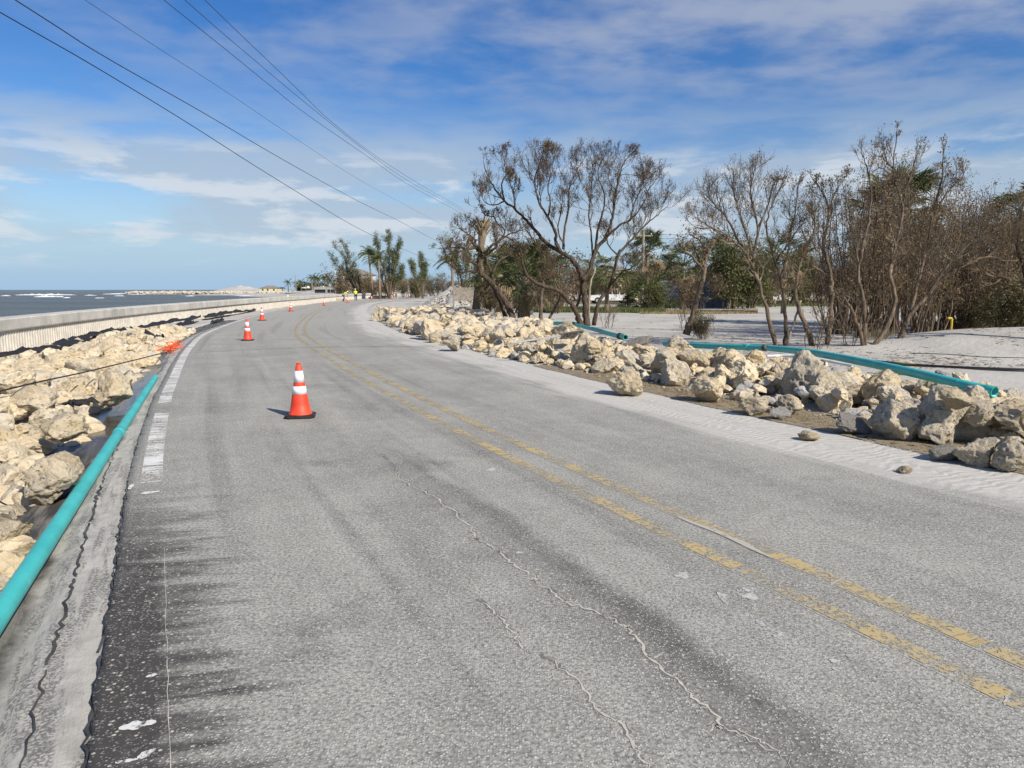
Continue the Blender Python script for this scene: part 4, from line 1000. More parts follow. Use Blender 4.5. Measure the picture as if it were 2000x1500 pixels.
# ---- fallen road sign
sg = empty('fallen_road_sign', tuple(elev(1000, 670, .42))); s0 = Vector(sg.location)
A, B_ = Vector(elev(1000, 671, .42)), Vector(elev(1094, 657.5, .60)); dv = (B_ - A).normalized()
k = MB(); zz = Vector((0, 0, 1)); sd_ = dv.cross(zz).normalized(); up_ = sd_.cross(dv)
Lq = (B_ - A).length
Mx = Matrix((dv, sd_, up_)).transposed()
k.box((A + B_) / 2 - s0, (Lq, 0.055, 0.006), M=Mx); k.box((A + B_) / 2 - s0 + sd_ * .026 + up_ * .018, (Lq, 0.006, 0.036), M=Mx); k.box((A + B_) / 2 - s0 - sd_ * .026 + up_ * .018, (Lq, 0.006, 0.036), M=Mx)
k.build('post', M['white_pvc'], sg)
c1, c2, c3, c4 = [PX(u, v, d) for u, v, d in ((1092, 662.5, B_.y + .22), (1122, 661, B_.y + .22), (1136, 644.5, B_.y - .16), (1100, 649.5, B_.y - .14))]
ex = (c3 - c4); ey = (c4 - c1); nrm = ex.cross(ey).normalized()
plate = MB(); th = nrm * .004
vs = [c - s0 + q for q in (th, -th) for c in (c1, c2, c3, c4)]
plate.add(vs, [(0, 1, 2, 3), (7, 6, 5, 4), (0, 4, 5, 1), (1, 5, 6, 2), (2, 6, 7, 3), (3, 7, 4, 0)]); po = plate.build('sign_plate', M['sign_white'], sg)
def on_plate(a, b2):                                            # bilinear coordinates on the plate
    return (c1 * (1 - a) * (1 - b2) + c2 * a * (1 - b2) + c3 * a * b2 + c4 * (1 - a) * b2) - s0 - nrm * (0.007 if nrm.y > 0 else -0.007)
gl = MB(); pth = [(.17, .22), (.20, .62), (.27, .78), (.33, .62), (.36, .38), (.43, .26), (.49, .42), (.52, .78)]
wv = 0.035
for (a0, b0), (a1, b1) in zip(pth[:-1], pth[1:]):
    gl.add([on_plate(a0 - wv, b0), on_plate(a0 + wv, b0), on_plate(a1 + wv, b1), on_plate(a1 - wv, b1)], [(0, 1, 2, 3)])
for (a0, b0, w_, h_) in ((.64, .55, .09, .22), (.78, .55, .09, .22), (.66, .22, .08, .18), (.80, .22, .07, .18)):
    for q in range(3): gl.add([on_plate(a0 + w_ * q / 3, b0), on_plate(a0 + w_ * q / 3 + .018, b0), on_plate(a0 + w_ * q / 3 + .018, b0 + h_), on_plate(a0 + w_ * q / 3, b0 + h_)], [(0, 1, 2, 3)])
gl.build('lettering', M['sign_black'], po)
tag(sg, 'fallen road sign with pale post lying across the boulder heap', 'road sign')

# ---- plank board by the bend
bp = GR(886, 603, 0.0); wb_ = empty('plank_board', (bp.x, bp.y, 0), R(-4)); sc = bp.y / FPX
k = MB(); k.tube([(0, 0, -.3), (0.01, 0, 1.3), (0.0, .01, 2.0)], [.085, .08, .07], 9); k.build('post', M['wood_grey'], wb_)
for x in (1.55, 2.9): k = MB(); k.tube([(x, .08, -.3), (x, .08, 1.75)], .07, 8); k.build('post', M['wood_grey'], wb_)
for i in range(7):
    k = MB(); h = 0.155; x1 = (2.9, 2.95, 2.9, 2.85, 2.9, 2.7, 2.8)[i]; k.box((x1 / 2 + .05, -0.03 + .004 * (i % 2), 0.78 + i * (h + .012)), (x1, 0.035, h), M=Matrix.Rotation(random.uniform(-.008, .008), 3, 'Y')); k.build('plank', M['wood_grey'], wb_)
tag(wb_, 'grey weathered plank board on posts behind the boulder heap', 'plank board')
# ---- gravel hill beside it
def mound(name, cx, cy, rx, ry, h, mat, label, cat, n=28, rough=.12, p=1.3):
    vs = [(0, 0, h)]; fs = []
    for i in range(1, 11):
        f = i / 10
        for j in range(n):
            a = 2 * math.pi * j / n; w = 1 + rough * mnoise.noise(Vector((math.cos(a) * 2, math.sin(a) * 2, cx)))
            z = h * (1 - f ** p) * (1 + rough * mnoise.noise(Vector((f * 6 * math.cos(a), f * 6 * math.sin(a), cy)))) - (0.15 if i == 10 else 0)
            vs.append((rx * f * w * math.cos(a), ry * f * w * math.sin(a), z))
    for j in range(n): fs.append((0, 1 + j, 1 + (j + 1) % n))
    for i in range(9):
        for j in range(n): a = 1 + i * n + j; c = 1 + i * n + (j + 1) % n; fs.append((a, a + n, c + n, c))
    o = obj(name, mesh(name, vs, fs, mat, True), None, (cx, cy, gz(cx, cy))); return tag(o, label, cat)
q = GR(885, 588, 0); mound('gravel_pile', -5.4, 71.0, 3.4, 4.5, 2.05, M['slab_stone'], 'steep heap of sand and gravel behind the plank board', 'gravel heap', n=60, rough=.3, p=1.2)
random.seed(66)
def samp_pile():
    a = random.uniform(0, 6.28); f = random.random() ** .6; return -5.4 + 3.6 * f * math.cos(a), 71 + 4.6 * f * math.sin(a), f, 0
rubble('gravel', 700, samp_pile, lambda s, t: random.uniform(.05, .16), LOWV, [M['limestone_grey'], M['slab_stone']], 'stones strewn over the gravel heap', 39, 0.2, None)
mound('sand_bank', -12.5, 162.0, 9, 4, .5, M['sand_ground'], 'low sand bank beside the road at the bend', 'sand bank', rough=.3)
# ---- yellow standpipe on the dune and other small things
p = GR(1858, 641, .42); p.z = gz(p.x, p.y)
sp = empty('standpipe', tuple(p)); M['yellow'] = simple('yellow_enamel', (0.62, 0.42, 0.03), 0.5, 0.25, 20.0)
k = MB(); k.tube([(0, 0, -.1), (0, 0, .62)], .030, 10); k.tube([(0, 0, .62), (-.03, 0, .67), (-.13, 0, .68)], [.04, .042, .035], 10); k.build('riser', M['yellow'], sp)
k = MB(); k.tube([(-.14, -.07, .68), (-.14, .07, .68)], .022, 8); k.build('valve_handle', M['yellow'], sp)
tag(sp, 'yellow standpipe with a side outlet on the sand dune', 'standpipe')
for (u, v, h, w, lab) in ((1507, 595, .75, .11, 'short wooden post before the grass strip, the thicker of a pair'), (1513, 596, .65, .09, 'short wooden post before the grass strip, the thinner of a pair'), (1412, 603, .6, .1, 'short pale post beside green weeds on the lot')):
    p = GR(u, v); k = MB(); k.tube([(0, 0, -.2), (0.01, 0, h * .9), (0.01, 0, h)], [w, w * .95, w * .8], 8); tag(k.build('bollard_post', M['wood_grey'], None, False, (p.x, p.y, gz(p.x, p.y))), lab, 'post')
# maroon banner sign
p = GR(1596, 577); bs = empty('banner_sign', (p.x, p.y, gz(p.x, p.y))); k = MB(); k.tube([(0, 0, -.2), (0, 0, 2.1)], .06, 8); k.build('post', M['galv'], bs)
M['maroon'] = simple('maroon_paint', (0.22, 0.045, 0.060), 0.6, 0.2, 3.0); M['navy'] = simple('navy_paint', (0.03, 0.03, 0.09), 0.6, 0.2, 3.0)
k = MB(); k.box((.62, 0, 1.25), (1.05, .05, 1.35)); k.build('panel', M['maroon'], bs); k = MB(); k.box((.62, -.004, .43), (1.05, .05, .25)); k.build('lower_panel', M['navy'], bs)
k = MB(); k.tube([(.62, -.2, 0), (.78, -.06, 1.1)], .04, 6); k.build('prop', M['wood_pale'], bs)
tag(bs, 'maroon signboard on a grey post behind the bare trees', 'sign')
# shipping container
p = GR(1288, 601, 0); ct = empty('shipping_container', (p.x, p.y, gz(p.x, p.y)), R(-6)); M['container'] = simple('container_paint', (0.17, 0.20, 0.25), 0.55, 0.35, 2.2)
Lc, Wc, Hc = 6.06, 2.44, 2.45; prof = []
nr = 44
vs, fs = [], []
for i in range(nr * 4 + 1):
    x = Lc * i / (nr * 4); d_ = 0.0 if (i % 4) in (0, 1) else 0.035; vs += [(x, d_, .12), (x, d_, Hc - .08)]
    if i: k = 2 * i; fs.append((k - 2, k, k + 1, k - 1))
k = MB(); k.add(vs, fs); k.build('side_wall', M['container'], ct)
k = MB(); k.box((Lc / 2, Wc / 2 + .05, Hc / 2 + .05), (Lc - .02, Wc - .12, Hc - .12)); k.build('shell', M['container'], ct)
for x in (-.02, Lc + .02): k = MB(); k.box((x, -.02, Hc / 2), (.12, .12, Hc)); k.build('corner_post', M['container'], ct)
for z in (.06, Hc - .04): k = MB(); k.box((Lc / 2, -.02, z), (Lc - .1, .1, .12)); k.build('side_rail', M['container'], ct)
tag(ct, 'blue-grey corrugated shipping container behind dead shrubs', 'container')
# ---- pickup truck
M['car_white'] = simple('car_white', (0.70, 0.70, 0.69), 0.25, 0.06, 3.0, coat=0.5); M['glass'] = simple('dark_glass', (0.02, 0.022, 0.025), 0.08, 0.2, 3.0, spec=0.8)
def pickup(loc, rz, label, suv=False, col='car_white', cat='pickup truck'):
    root = empty('pickup_truck' if not suv else 'parked_car', loc, rz)
    def extr(name, prof, w, mat, y0=0.0, bev=.06):
        n = len(prof); vs = []
        for yy, ins in ((-w / 2, bev), (-w / 2 + bev, 0), (w / 2 - bev, 0), (w / 2, bev)):
            cx = sum(q[0] for q in prof) / n; cz = sum(q[1] for q in prof) / n
            for x, z in prof: L_ = math.hypot(x - cx, z - cz) or 1; vs.append((x - (x - cx) / L_ * ins, yy + y0, z - (z - cz) / L_ * ins))
        fs = [(i * n + j, i * n + (j + 1) % n, (i + 1) * n + (j + 1) % n, (i + 1) * n + j) for i in range(3) for j in range(n)] + [tuple(range(n))[::-1], tuple(3 * n + j for j in range(n))]
        b_ = MB(); b_.add(vs, fs); return b_.build(name, mat, root)
    L_ = 5.6 if not suv else 4.6
    h = L_ / 2
    extr('body', [(-h, .55), (-h + .1, .38), (h - .1, .38), (h, .55), (h, .80), (h - .12, .98), (h - 1.25, 1.06), (-h, 1.06)], 1.92, M[col])
    cabp = [(h - 1.45, 1.04), (h - 2.15, 1.72), (h - 2.45, 1.80), (h - 3.65 if not suv else -h + .35, 1.80), (h - 3.85 if not suv else -h + .05, 1.04)]
    cab = extr('cab', cabp, 1.66, M[col])
    for sy in (-1, 1):
        for (xa, xb, xc, xd) in (((h - 1.72, h - 2.22, h - 2.75, h - 2.75)), ((h - 2.85, h - 2.85, h - 3.58, h - 3.70))):
            g_ = MB(); y = sy * .835; g_.add([(xa, y, 1.12), (xb, y, 1.68), (xc, y, 1.68), (xd, y, 1.12), (xa, y - sy * .02, 1.12), (xb, y - sy * .02, 1.68), (xc, y - sy * .02, 1.68), (xd, y - sy * .02, 1.12)], [(0, 1, 2, 3), (0, 4, 5, 1), (1, 5, 6, 2), (2, 6, 7, 3), (3, 7, 4, 0)]); g_.build('side_window', M['glass'], root)
    ws = MB(); ws.add([(h - 1.50, -.7, 1.10), (h - 1.50, .7, 1.10), (h - 2.10, .62, 1.70), (h - 2.10, -.62, 1.70)], [(0, 1, 2, 3)]); o = ws.build('windscreen', M['glass'], root); o.location = (.02, 0, .012)
    for sx in (h - 1.0, -h + 1.15):
        for sy in (-1, 1):
            t_ = MB(); q = []
            for rr, yy in ((.20, -.13), (.36, -.13), (.39, -.09), (.39, .09), (.36, .13), (.20, .13)): q.append((rr, yy))
            t_.lathe([(a, c) for a, c in q], 20); wo_ = t_.build('wheel', M['rubber'], root, False, (sx, sy * .86, .39), (math.pi / 2, 0, 0))
            rm = MB(); rm.lathe([(.0, .10), (.08, .11), (.19, .07), (.205, .12), (.205, -.12), (.0, -.12)], 16); rm.build('rim', M['galv'], wo_)
    for sy in (-1, 1):
        hl = MB(); hl.box((h - .02, sy * .74, .86), (.08, .30, .18)); hl.build('headlight', M['cone_white'], root)
    bm = MB(); bm.box((h + .02, 0, .52), (.16, 1.86, .2)); bm.build('bumper', M['rubber'], root)
    tag(root, label, cat); return root
p = GR(1192, 592.5, 0); pickup((p.x, p.y, gz(p.x, p.y)), R(186), 'white pickup truck parked behind the fan palm shrub')
p = GR(1150, 590, 0); pickup((p.x - 2.5, p.y + 9, gz(p.x, p.y)), R(170), 'white car showing between the dark trunks beyond the pickup', True, cat='car')

# ---- people
M['hivis'] = simple('hivis_yellow', (0.62, 0.80, 0.04), 0.7, 0.12, 6.0); M['jeans'] = simple('jeans', (0.06, 0.10, 0.20), 0.9, 0.3, 12.0); M['navy_cloth'] = simple('navy_cloth', (0.015, 0.02, 0.045), 0.9, 0.3, 12.0)
M['skin'] = simple('skin', (0.36, 0.20, 0.13), 0.6, 0.12, 8.0); M['hat'] = simple('hard_hat', (0.78, 0.72, 0.30), 0.4, 0.1, 8.0)
def skin_obj(name, verts, edges, rad, mat, parent, root_i=0, lev=2):
    m = bpy.data.meshes.new(name); m.from_pydata(verts, edges, []); m.materials.append(mat); o = obj(name, m, parent)
    md = o.modifiers.new('skin', 'SKIN'); md.use_smooth_shade = True
    for i, r_ in enumerate(rad): m.skin_vertices[0].data[i].radius = (r_, r_) if not hasattr(r_, '__len__') else r_
    m.skin_vertices[0].data[root_i].use_root = True
    sb = o.modifiers.new('sub', 'SUBSURF'); sb.levels = lev; sb.render_levels = lev; return o
def person(loc, rz, label, pose, trousers):
    root = empty('person', loc, rz); J = pose
    names = list(J); idx = {n: i for i, n in enumerate(names)}
    V = [J[n][0] for n in names]; Rr = [J[n][1] for n in names]
    E_ = [(a, c) for a, c in (('pelvis', 'waist'), ('waist', 'chest'), ('chest', 'neck'), ('neck', 'chin'), ('chin', 'head'), ('pelvis', 'hipL'), ('hipL', 'kneeL'), ('kneeL', 'ankL'), ('ankL', 'toeL'), ('pelvis', 'hipR'), ('hipR', 'kneeR'), ('kneeR', 'ankR'), ('ankR', 'toeR'),
          ('chest', 'shL'), ('shL', 'elL'), ('elL', 'wrL'), ('wrL', 'haL'), ('chest', 'shR'), ('shR', 'elR'), ('elR', 'wrR'), ('wrR', 'haR'))]
    skin_obj('body', V, [(idx[a], idx[c]) for a, c in E_], Rr, M['skin'], root, idx['pelvis'])
    for s_ in 'LR':                                             # fingers: five short chains from each palm
        w, h_ = Vector(J['wr' + s_][0]), Vector(J['ha' + s_][0]); d_ = (h_ - w).normalized(); sd = d_.orthogonal().normalized(); fv, fe, fr = [], [], []
        for q in range(5):
            off = sd * ((q - 2) * .019); st_ = h_ + off * .9 - d_ * .01 if q else w + d_ * .03 - sd * .03; ln = (.05, .075, .085, .08, .062)[q]; dd = (d_ + sd * ((q - 2) * .08)).normalized() if q else (d_ - sd * .9).normalized()
            k0 = len(fv); fv += [st_, st_ + dd * ln * .5, st_ + (dd + Vector((0, 0, -.5))).normalized() * ln]; fe += [(k0, k0 + 1), (k0 + 1, k0 + 2)]; fr += [.010, .009, .008]
        b_ = MB()
        for q in range(5): b_.tube(fv[q * 3:q * 3 + 3], fr[q * 3:q * 3 + 3], 6)
        b_.build('fingers', M['skin'], root, True)
    def part(name, keys, edges, mat, grow):
        ix = {n: i for i, n in enumerate(keys)}
        rr = [tuple(q + grow for q in J[n][1]) if hasattr(J[n][1], '__len__') else J[n][1] + grow for n in keys]
        skin_obj(name, [J[n][0] for n in keys], [(ix[a], ix[c]) for a, c in edges], rr, mat, root, 0)
    part('shirt', ['chest', 'waist', 'pelvis', 'shL', 'elL', 'shR', 'elR', 'neck'], [('pelvis', 'waist'), ('waist', 'chest'), ('chest', 'shL'), ('shL', 'elL'), ('chest', 'shR'), ('shR', 'elR')], M['hivis'], .022)
    part('trousers', ['pelvis', 'hipL', 'kneeL', 'ankL', 'hipR', 'kneeR', 'ankR'], [('pelvis', 'hipL'), ('hipL', 'kneeL'), ('kneeL', 'ankL'), ('pelvis', 'hipR'), ('hipR', 'kneeR'), ('kneeR', 'ankR')], trousers, .018)
    hc = Vector(J['head'][0]); b_ = MB(); b_.lathe([(.155, .02), (.150, .03), (.125, .035), (.118, .08), (.09, .125), (.04, .148), (0.0, .152)], 16, tuple(hc)); b_.build('hard_hat', M['hat'], root, True)
    for s_ in 'LR':
        a, t_ = Vector(J['ank' + s_][0]), Vector(J['toe' + s_][0]); b_ = MB(); b_.tube([a + Vector((0, 0, .06)), a + Vector((0, 0, -.02)), t_], [.055, .06, .045], 8); b_.build('boot', M['rubber'], root, True)
    tag(root, label, 'person', 'road crew in yellow shirts'); return root
STAND = dict(pelvis=((0, 0, .95), (.15, .11)), waist=((0, .02, 1.12), (.14, .10)), chest=((0, .05, 1.35), (.17, .115)), neck=((0, .09, 1.50), .055), chin=((0, .13, 1.58), .075), head=((0, .14, 1.68), (.085, .10)),
             hipL=((.10, 0, .88), .095), kneeL=((.12, .06, .50), .065), ankL=((.12, -.02, .09), .045), toeL=((.13, .16, .04), .04), hipR=((-.10, 0, .88), .095), kneeR=((-.13, .02, .50), .065), ankR=((-.15, -.08, .09), .045), toeR=((-.16, .10, .04), .04),
             shL=((.20, .05, 1.40), .065), elL=((.27, .16, 1.16), .045), wrL=((.18, .36, 1.04), .035), haL=((.14, .44, 1.02), .04), shR=((-.20, .05, 1.40), .065), elR=((-.27, .12, 1.14), .045), wrR=((-.20, .34, 1.06), .035), haR=((-.16, .42, 1.05), .04))
BEND = dict(STAND); BEND.update(waist=((0, .10, 1.08), (.14, .10)), chest=((0, .30, 1.22), (.17, .115)), neck=((0, .44, 1.28), .055), chin=((0, .52, 1.30), .075), head=((0, .60, 1.35), (.085, .10)), shL=((.20, .32, 1.24), .065), elL=((.24, .48, 1.02), .045), wrL=((.16, .58, .80), .035), haL=((.14, .60, .72), .04),
            shR=((-.20, .32, 1.24), .065), elR=((-.24, .46, 1.02), .045), wrR=((-.18, .60, .82), .035), haR=((-.16, .62, .74), .04), kneeL=((.13, .12, .50), .065), kneeR=((-.13, .12, .50), .065))
p = GR(671, 588.5, 0); person((p.x, p.y, 0.0), R(-70), 'worker in yellow shirt and blue jeans leaning over beside the seawall', BEND, M['jeans'])
p = GR(695, 587, 0); person((p.x, p.y, 0.0), R(30), 'worker in yellow shirt and navy trousers standing beside the seawall', STAND, M['navy_cloth'])
s_, t_ = st_of(-25.5, 92.0); q = road_pt(84, float(t_wall(84)) - .5, 0); person((q.x - 1.6, q.y, cap_top(84) - 1.42), R(-60), 'worker in yellow shirt bending down behind the seawall cap', BEND, M['navy_cloth'])
q = road_pt(84, float(t_wall(84)) - .5, 0); k = MB(); k.box((q.x - 1.6, q.y, cap_top(84) - 1.47), (2.2, 4.0, .1)); k.tube([(q.x - 2.3, q.y - 1.6, -4), (q.x - 2.3, q.y - 1.6, cap_top(84) - 1.5)], .1, 8); k.tube([(q.x - 2.3, q.y + 1.6, -4), (q.x - 2.3, q.y + 1.6, cap_top(84) - 1.5)], .1, 8)
ow = k.build('work_platform', M['wood_grey'], None); tag(ow, 'low timber work platform on the sea side of the seawall', 'platform')
# end block of the seawall, timber and a broken post by the bend
p = GR(767, 583.6, 0); k = MB(); k.tube([(0, 0, -.2), (.03, 0, .9), (.0, .02, 1.25)], [.16, .15, .10], 9); tag(k.build('broken_post', M['wood_pale'], None, False, (p.x + .3, p.y + 3.0, 0)), 'snapped pale wooden post behind an orange cone', 'post')
for (u, v, L_, a, lab) in ((735, 580.5, 6, .05, 'pale timber beam lying past the end of the seawall'), (745, 583, 5, -.1, 'weathered timber beam lying at the road edge in the bend'), (655, 587, 3.5, .2, 'white board lying at the foot of the seawall')):
    p = GR(u, v, 0); k = MB(); k.box((0, 0, .17), (L_, .35, .34), rz=a); tag(k.build('timber_beam', M['wood_pale'], None, False, (p.x, p.y, gz(p.x, p.y))), lab, 'timber')
# ---- wires and poles
def wire(pix, d0, d1, r, label, grp='overhead wires running to the roadside pole', far_pt=None):
    """pix: photo points from near to far; inverse depth runs linearly between d0 and d1, as on a straight span"""
    L_ = [0.0]
    for a, c in zip(pix[:-1], pix[1:]): L_.append(L_[-1] + math.dist(a, c))
    P = [PX(u, v, 1 / (1 / d0 + (1 / d1 - 1 / d0) * l / L_[-1])) for (u, v), l in zip(pix, L_)]
    d_ = (P[0] - P[1]).normalized(); P = [P[0] + d_ * 30, P[0] + d_ * 12] + P
    if far_pt is not None: P.append(Vector(far_pt))
    return cable('power_line', P, r, label, 'power line', 'black_cable', 6, 8, grp)
poleP = GR(942, 606, 0); pt_y = poleP.y
PT = PX(938, 431, pt_y)
wire([(400, 0), (462, 60), (525, 120), (588, 181), (650, 240), (740, 309), (830, 366), (900, 406)], 15, pt_y * .86, .0062, 'thinnest overhead wire, uppermost of three converging on the pole', far_pt=PT + Vector((0, 0, -.1)))
wire([(361, 0), (420, 52), (480, 103), (552, 164), (625, 224), (720, 299), (800, 355), (890, 404)], 15, pt_y * .86, .0062, 'middle overhead wire of three converging on the pole', far_pt=PT + Vector((.05, 0, -.2)))
wire([(320, 0), (385, 52), (450, 104), (525, 165), (600, 224), (720, 307), (800, 362), (890, 410)], 15, pt_y * .86, .0068, 'lowest overhead wire of three converging on the pole', far_pt=PT + Vector((.05, 0, -.3)))
p2 = PX(918, 530, 92)
wire([(166, 0), (300, 88), (440, 178), (580, 272), (700, 350), (800, 405), (865, 440)], 14, 70, .0048, 'faint overhead wire between the three upper wires and the thick pair', far_pt=PX(915, 468, 88))
wire([(30, 0), (200, 108), (400, 222), (560, 316), (700, 393), (780, 432), (850, 469)], 13, 70, .0105, 'upper of the two thick overhead wires', far_pt=PX(916, 500, 90))
wire([(0, 24), (180, 127), (360, 236), (540, 350), (700, 446), (800, 492), (862, 515)], 13, 70, .0105, 'lower of the two thick overhead wires', far_pt=p2)
def pole(name, base, top, r, label, mat='wood_grey', arm=0):
    root = empty(name, tuple(base)); b_ = MB(); d_ = Vector(top) - Vector(base); b_.tube([(0, 0, -.4), tuple(d_ * .5), tuple(d_)], [r, r * .88, r * .75], 10); b_.build('shaft', M[mat], root)
    if arm:
        b_ = MB(); b_.box((d_.x, d_.y, d_.z - .35), (arm, .1, .12)); b_.build('crossarm', M[mat], root)
        for q in (-.42, 0, .42): b_ = MB(); b_.lathe([(.02, 0), (.05, .03), (.05, .08), (.03, .13), (0, .14)], 8, (d_.x + q * arm, d_.y, d_.z - .29)); b_.build('insulator', M['galv'], root)
    tag(root, label, 'utility pole'); return root
pole('utility_pole', (poleP.x, poleP.y + 1.5, 0), (PT.x, PT.y + 1.5, PT.z + .1), .12, 'tall wooden utility pole hidden behind the topped palm trunk')
q2 = PX(917, 462, 90); pole('utility_pole', (q2.x, 90, -.1), (q2.x, 90, q2.z), .13, 'distant wooden utility pole behind the leaning dark tree')
a_, c_ = PX(1254, 585, 62), PX(1257, 452, 62); pole('utility_pole', (a_.x, 62, 0), (c_.x, 62, c_.z), .14, 'wooden utility pole beside the cabbage palm at the container', 'bark_pale', 1.6)
for dz_, lab in ((-.3, 'upper faint wire leaving the pole by the container'), (-.62, 'lower faint wire leaving the pole by the container')):
    e = PX(2050, 378, 48); cable('power_line', [(c_.x, 62, c_.z + dz_), ((c_.x + e.x) / 2, 55, (c_.z + e.z) / 2 - .9 + dz_), (e.x, 48, e.z + dz_)], .011, lab, 'power line', 'black_cable', 5, 10, 'wires above the thicket')
# ================================================================ trees and plants
class Tree:
    def __init__(s, seed, zmax=1e9): s.zmax = zmax; s.r = random.Random(seed); s.limbs = MB(); s.twigs = MB(); s.lv = []; s.lf = []; s.tips = []
    def rv(s, k=1.0): return Vector((s.r.gauss(0, k), s.r.gauss(0, k), s.r.gauss(0, k)))
    def grow(s, p, d, L, r, lvl, maxl, up=.25, wig=.28, kids=(3, 5), spread=.75, shrink=.66, minr=.004):
        n = 4 if lvl < maxl else 3; pts = [p.copy()]; rad = [r]; d = d.normalized()
        if s.zmax < 1e8:                                        # keep the outline: shoots shorten towards the top of the crown
            room = s.zmax + .75 * mnoise.noise(Vector((p.x * .75, p.y * .75, 3.3))) - p.z; L = min(L, max(.16, room * s.r.uniform(.75, 1.25)))
        for i in range(n):
            d = (d + s.rv(wig) + Vector((0, 0, up * .5))).normalized(); p = p + d * (L / n)
            pts.append(p.copy()); rad.append(max(minr * .7, r * (1 - .55 * (i + 1) / n)))
        tgt = s.limbs if lvl <= 1 and r > .025 else s.twigs
        tgt.tube(pts, rad, 6 if r > .04 else (4 if r > .015 else 3), cap=False)
        if lvl >= maxl - 1: s.tips += pts[1:]
        if lvl < maxl:
            for k in range(s.r.randint(*kids)):
                f = s.r.uniform(.25, 1.0); i = min(int(f * n), n - 1); q = pts[i].lerp(pts[i + 1], f * n - i)
                dd = (pts[i + 1] - pts[i]).normalized(); nd = (dd + s.rv(spread * .55)).normalized()
                s.grow(q, nd, L * s.r.uniform(shrink * .75, shrink * 1.15), max(minr, rad[i] * s.r.uniform(.5, .7)), lvl + 1, maxl, up, wig, kids, spread, shrink, minr)
    def limb(s, pts, r0, r1, nk=6, klen=1.2, maxl=3, start=.35, n=8, smooth=5, **kw):
        C_ = [Vector(q) for q in catmull([tuple(p) for p in pts], smooth)] if len(pts) > 2 else [Vector(p) for p in pts]
        m = len(C_)
        for i in range(1, m - 1): C_[i] = C_[i] + s.rv(.008 + r0 * .05)
        rad = [r0 + (r1 - r0) * (i / (m - 1)) ** .8 for i in range(m)]
        rad = [q * (1 + .10 * s.r.uniform(-1, 1)) for q in rad]
        s.limbs.tube(C_, rad, n, cap=True)
        nk = int(nk * 1.2)
        for k in range(nk):
            f = start + (1 - start) * (k + s.r.random()) / max(1, nk); f = min(.999, f); i = min(int(f * (m - 1)), m - 2)
            q = C_[i]; dd = (C_[i + 1] - C_[i]).normalized(); nd = (dd * .55 + s.rv(.5) + Vector((0, 0, .35))).normalized()
            s.grow(q, nd, klen * s.r.uniform(.6, 1.15) * (1.1 - .38 * f), max(.008, rad[i] * s.r.uniform(.35, .6)), 1, maxl, **kw)
        if not nk: return
        dd = (C_[-1] - C_[-2]).normalized(); s.grow(C_[-1], dd, klen * .55, r1, 1, maxl, **kw)
    def leaves(s, n, size, per=1, clump=.05, droop=0.0, long=1.7, wd=.35):
        if not s.tips: return
        for k in range(n):
            c = s.r.choice(s.tips) + s.rv(clump); a = s.rv(1).normalized(); a = (a + Vector((0, 0, -droop))).normalized(); w = a.orthogonal().normalized(); w = (w * math.cos(k) + a.cross(w) * math.sin(k)); z = size * s.r.uniform(.6, 1.3); i = len(s.lv)
            s.lv += [tuple(c), tuple(c + a * z * long * .5 + w * z * wd), tuple(c + a * z * long), tuple(c + a * z * long * .5 - w * z * wd)]; s.lf.append((i, i + 1, i + 2, i + 3))
    def finish(s, name, base, label, cat, bark, twig, leaf=None, group=None, leafname='dry_leaves'):
        root = empty(name, tuple(base)); T = Matrix.Translation(-Vector(base))
        if len(s.twigs.v) < 600: s.limbs.add(s.twigs.v, s.twigs.f); s.twigs = MB()
        for mb, nm, mt in ((s.limbs, 'trunk', bark), (s.twigs, 'twigs', twig)):
            if mb.v: o = mb.build(nm, M[mt], root, nm == 'trunk'); o.data.transform(T)
        if s.lv: m = mesh(leafname, s.lv, s.lf, M[leaf or 'leaf_brown']); m.transform(T); obj(leafname, m, root)
        return tag(root, label, cat, group)
def zoomA(X, Y): return 830 + X / 4.0, 260 + Y / 4.0
def zoomB(X, Y): return 1320 + X / 2.941, 240 + Y / 2.941
def path3(pts, zf, depth, dd0=0.0, dd1=0.0):
    """photo polyline stood up at a tree's own distance, leaning a little in depth from foot to tip"""
    out = []; n = len(pts)
    for i, (X, Y) in enumerate(pts):
        f = i / (n - 1); out.append(PX(*zf(X, Y), depth + dd0 + (dd1 - dd0) * f))
    return out
# ---- the leaning dark tree (base beside the first teal pipe)
D1 = 33.5
t = Tree(1, 5.4)
base1 = PX(*zoomA(700, 1485), D1)
kw = dict(up=.35, wig=.30, kids=(3, 4), spread=.9, shrink=.66, maxl=4, minr=.0055)
def A(pts, r0, r1, kids, klen, d=D1, a=0, b2=0, tr=None, **k2):
    q = path3(pts, zoomA, d, a, b2); (tr or t).limb(q, r0 * .76, r1 * .76, kids, klen, **{**kw, **k2})
A([(705, 1500), (690, 1460), (640, 1340), (560, 1220), (490, 1140), (430, 1080), (428, 990), (430, 925), (400, 895)], .24, .12, 3, .7)
A([(400, 895), (330, 905), (270, 925), (190, 945)], .10, .03, 6, .6, a=0, b2=-.8)
A([(330, 905), (240, 893), (110, 900)], .06, .02, 5, .5, b2=.6)
A([(400, 895), (385, 830), (335, 790), (270, 745)], .08, .03, 8, .8, b2=.8)
A([(430, 985), (500, 935), (560, 880), (548, 830)], .09, .04, 5, .6, b2=-.6)
A([(460, 945), (520, 880), (590, 830), (625, 760), (560, 700), (540, 655), (470, 640), (440, 590)], .09, .02, 9, .9, b2=.8)
A([(590, 830), (660, 790), (740, 760)], .06, .03, 6, .9, b2=1.2)
A([(648, 1480), (600, 1350), (540, 1220), (520, 1100), (480, 1000), (432, 930)], .15, .07, 3, .5, a=.5)
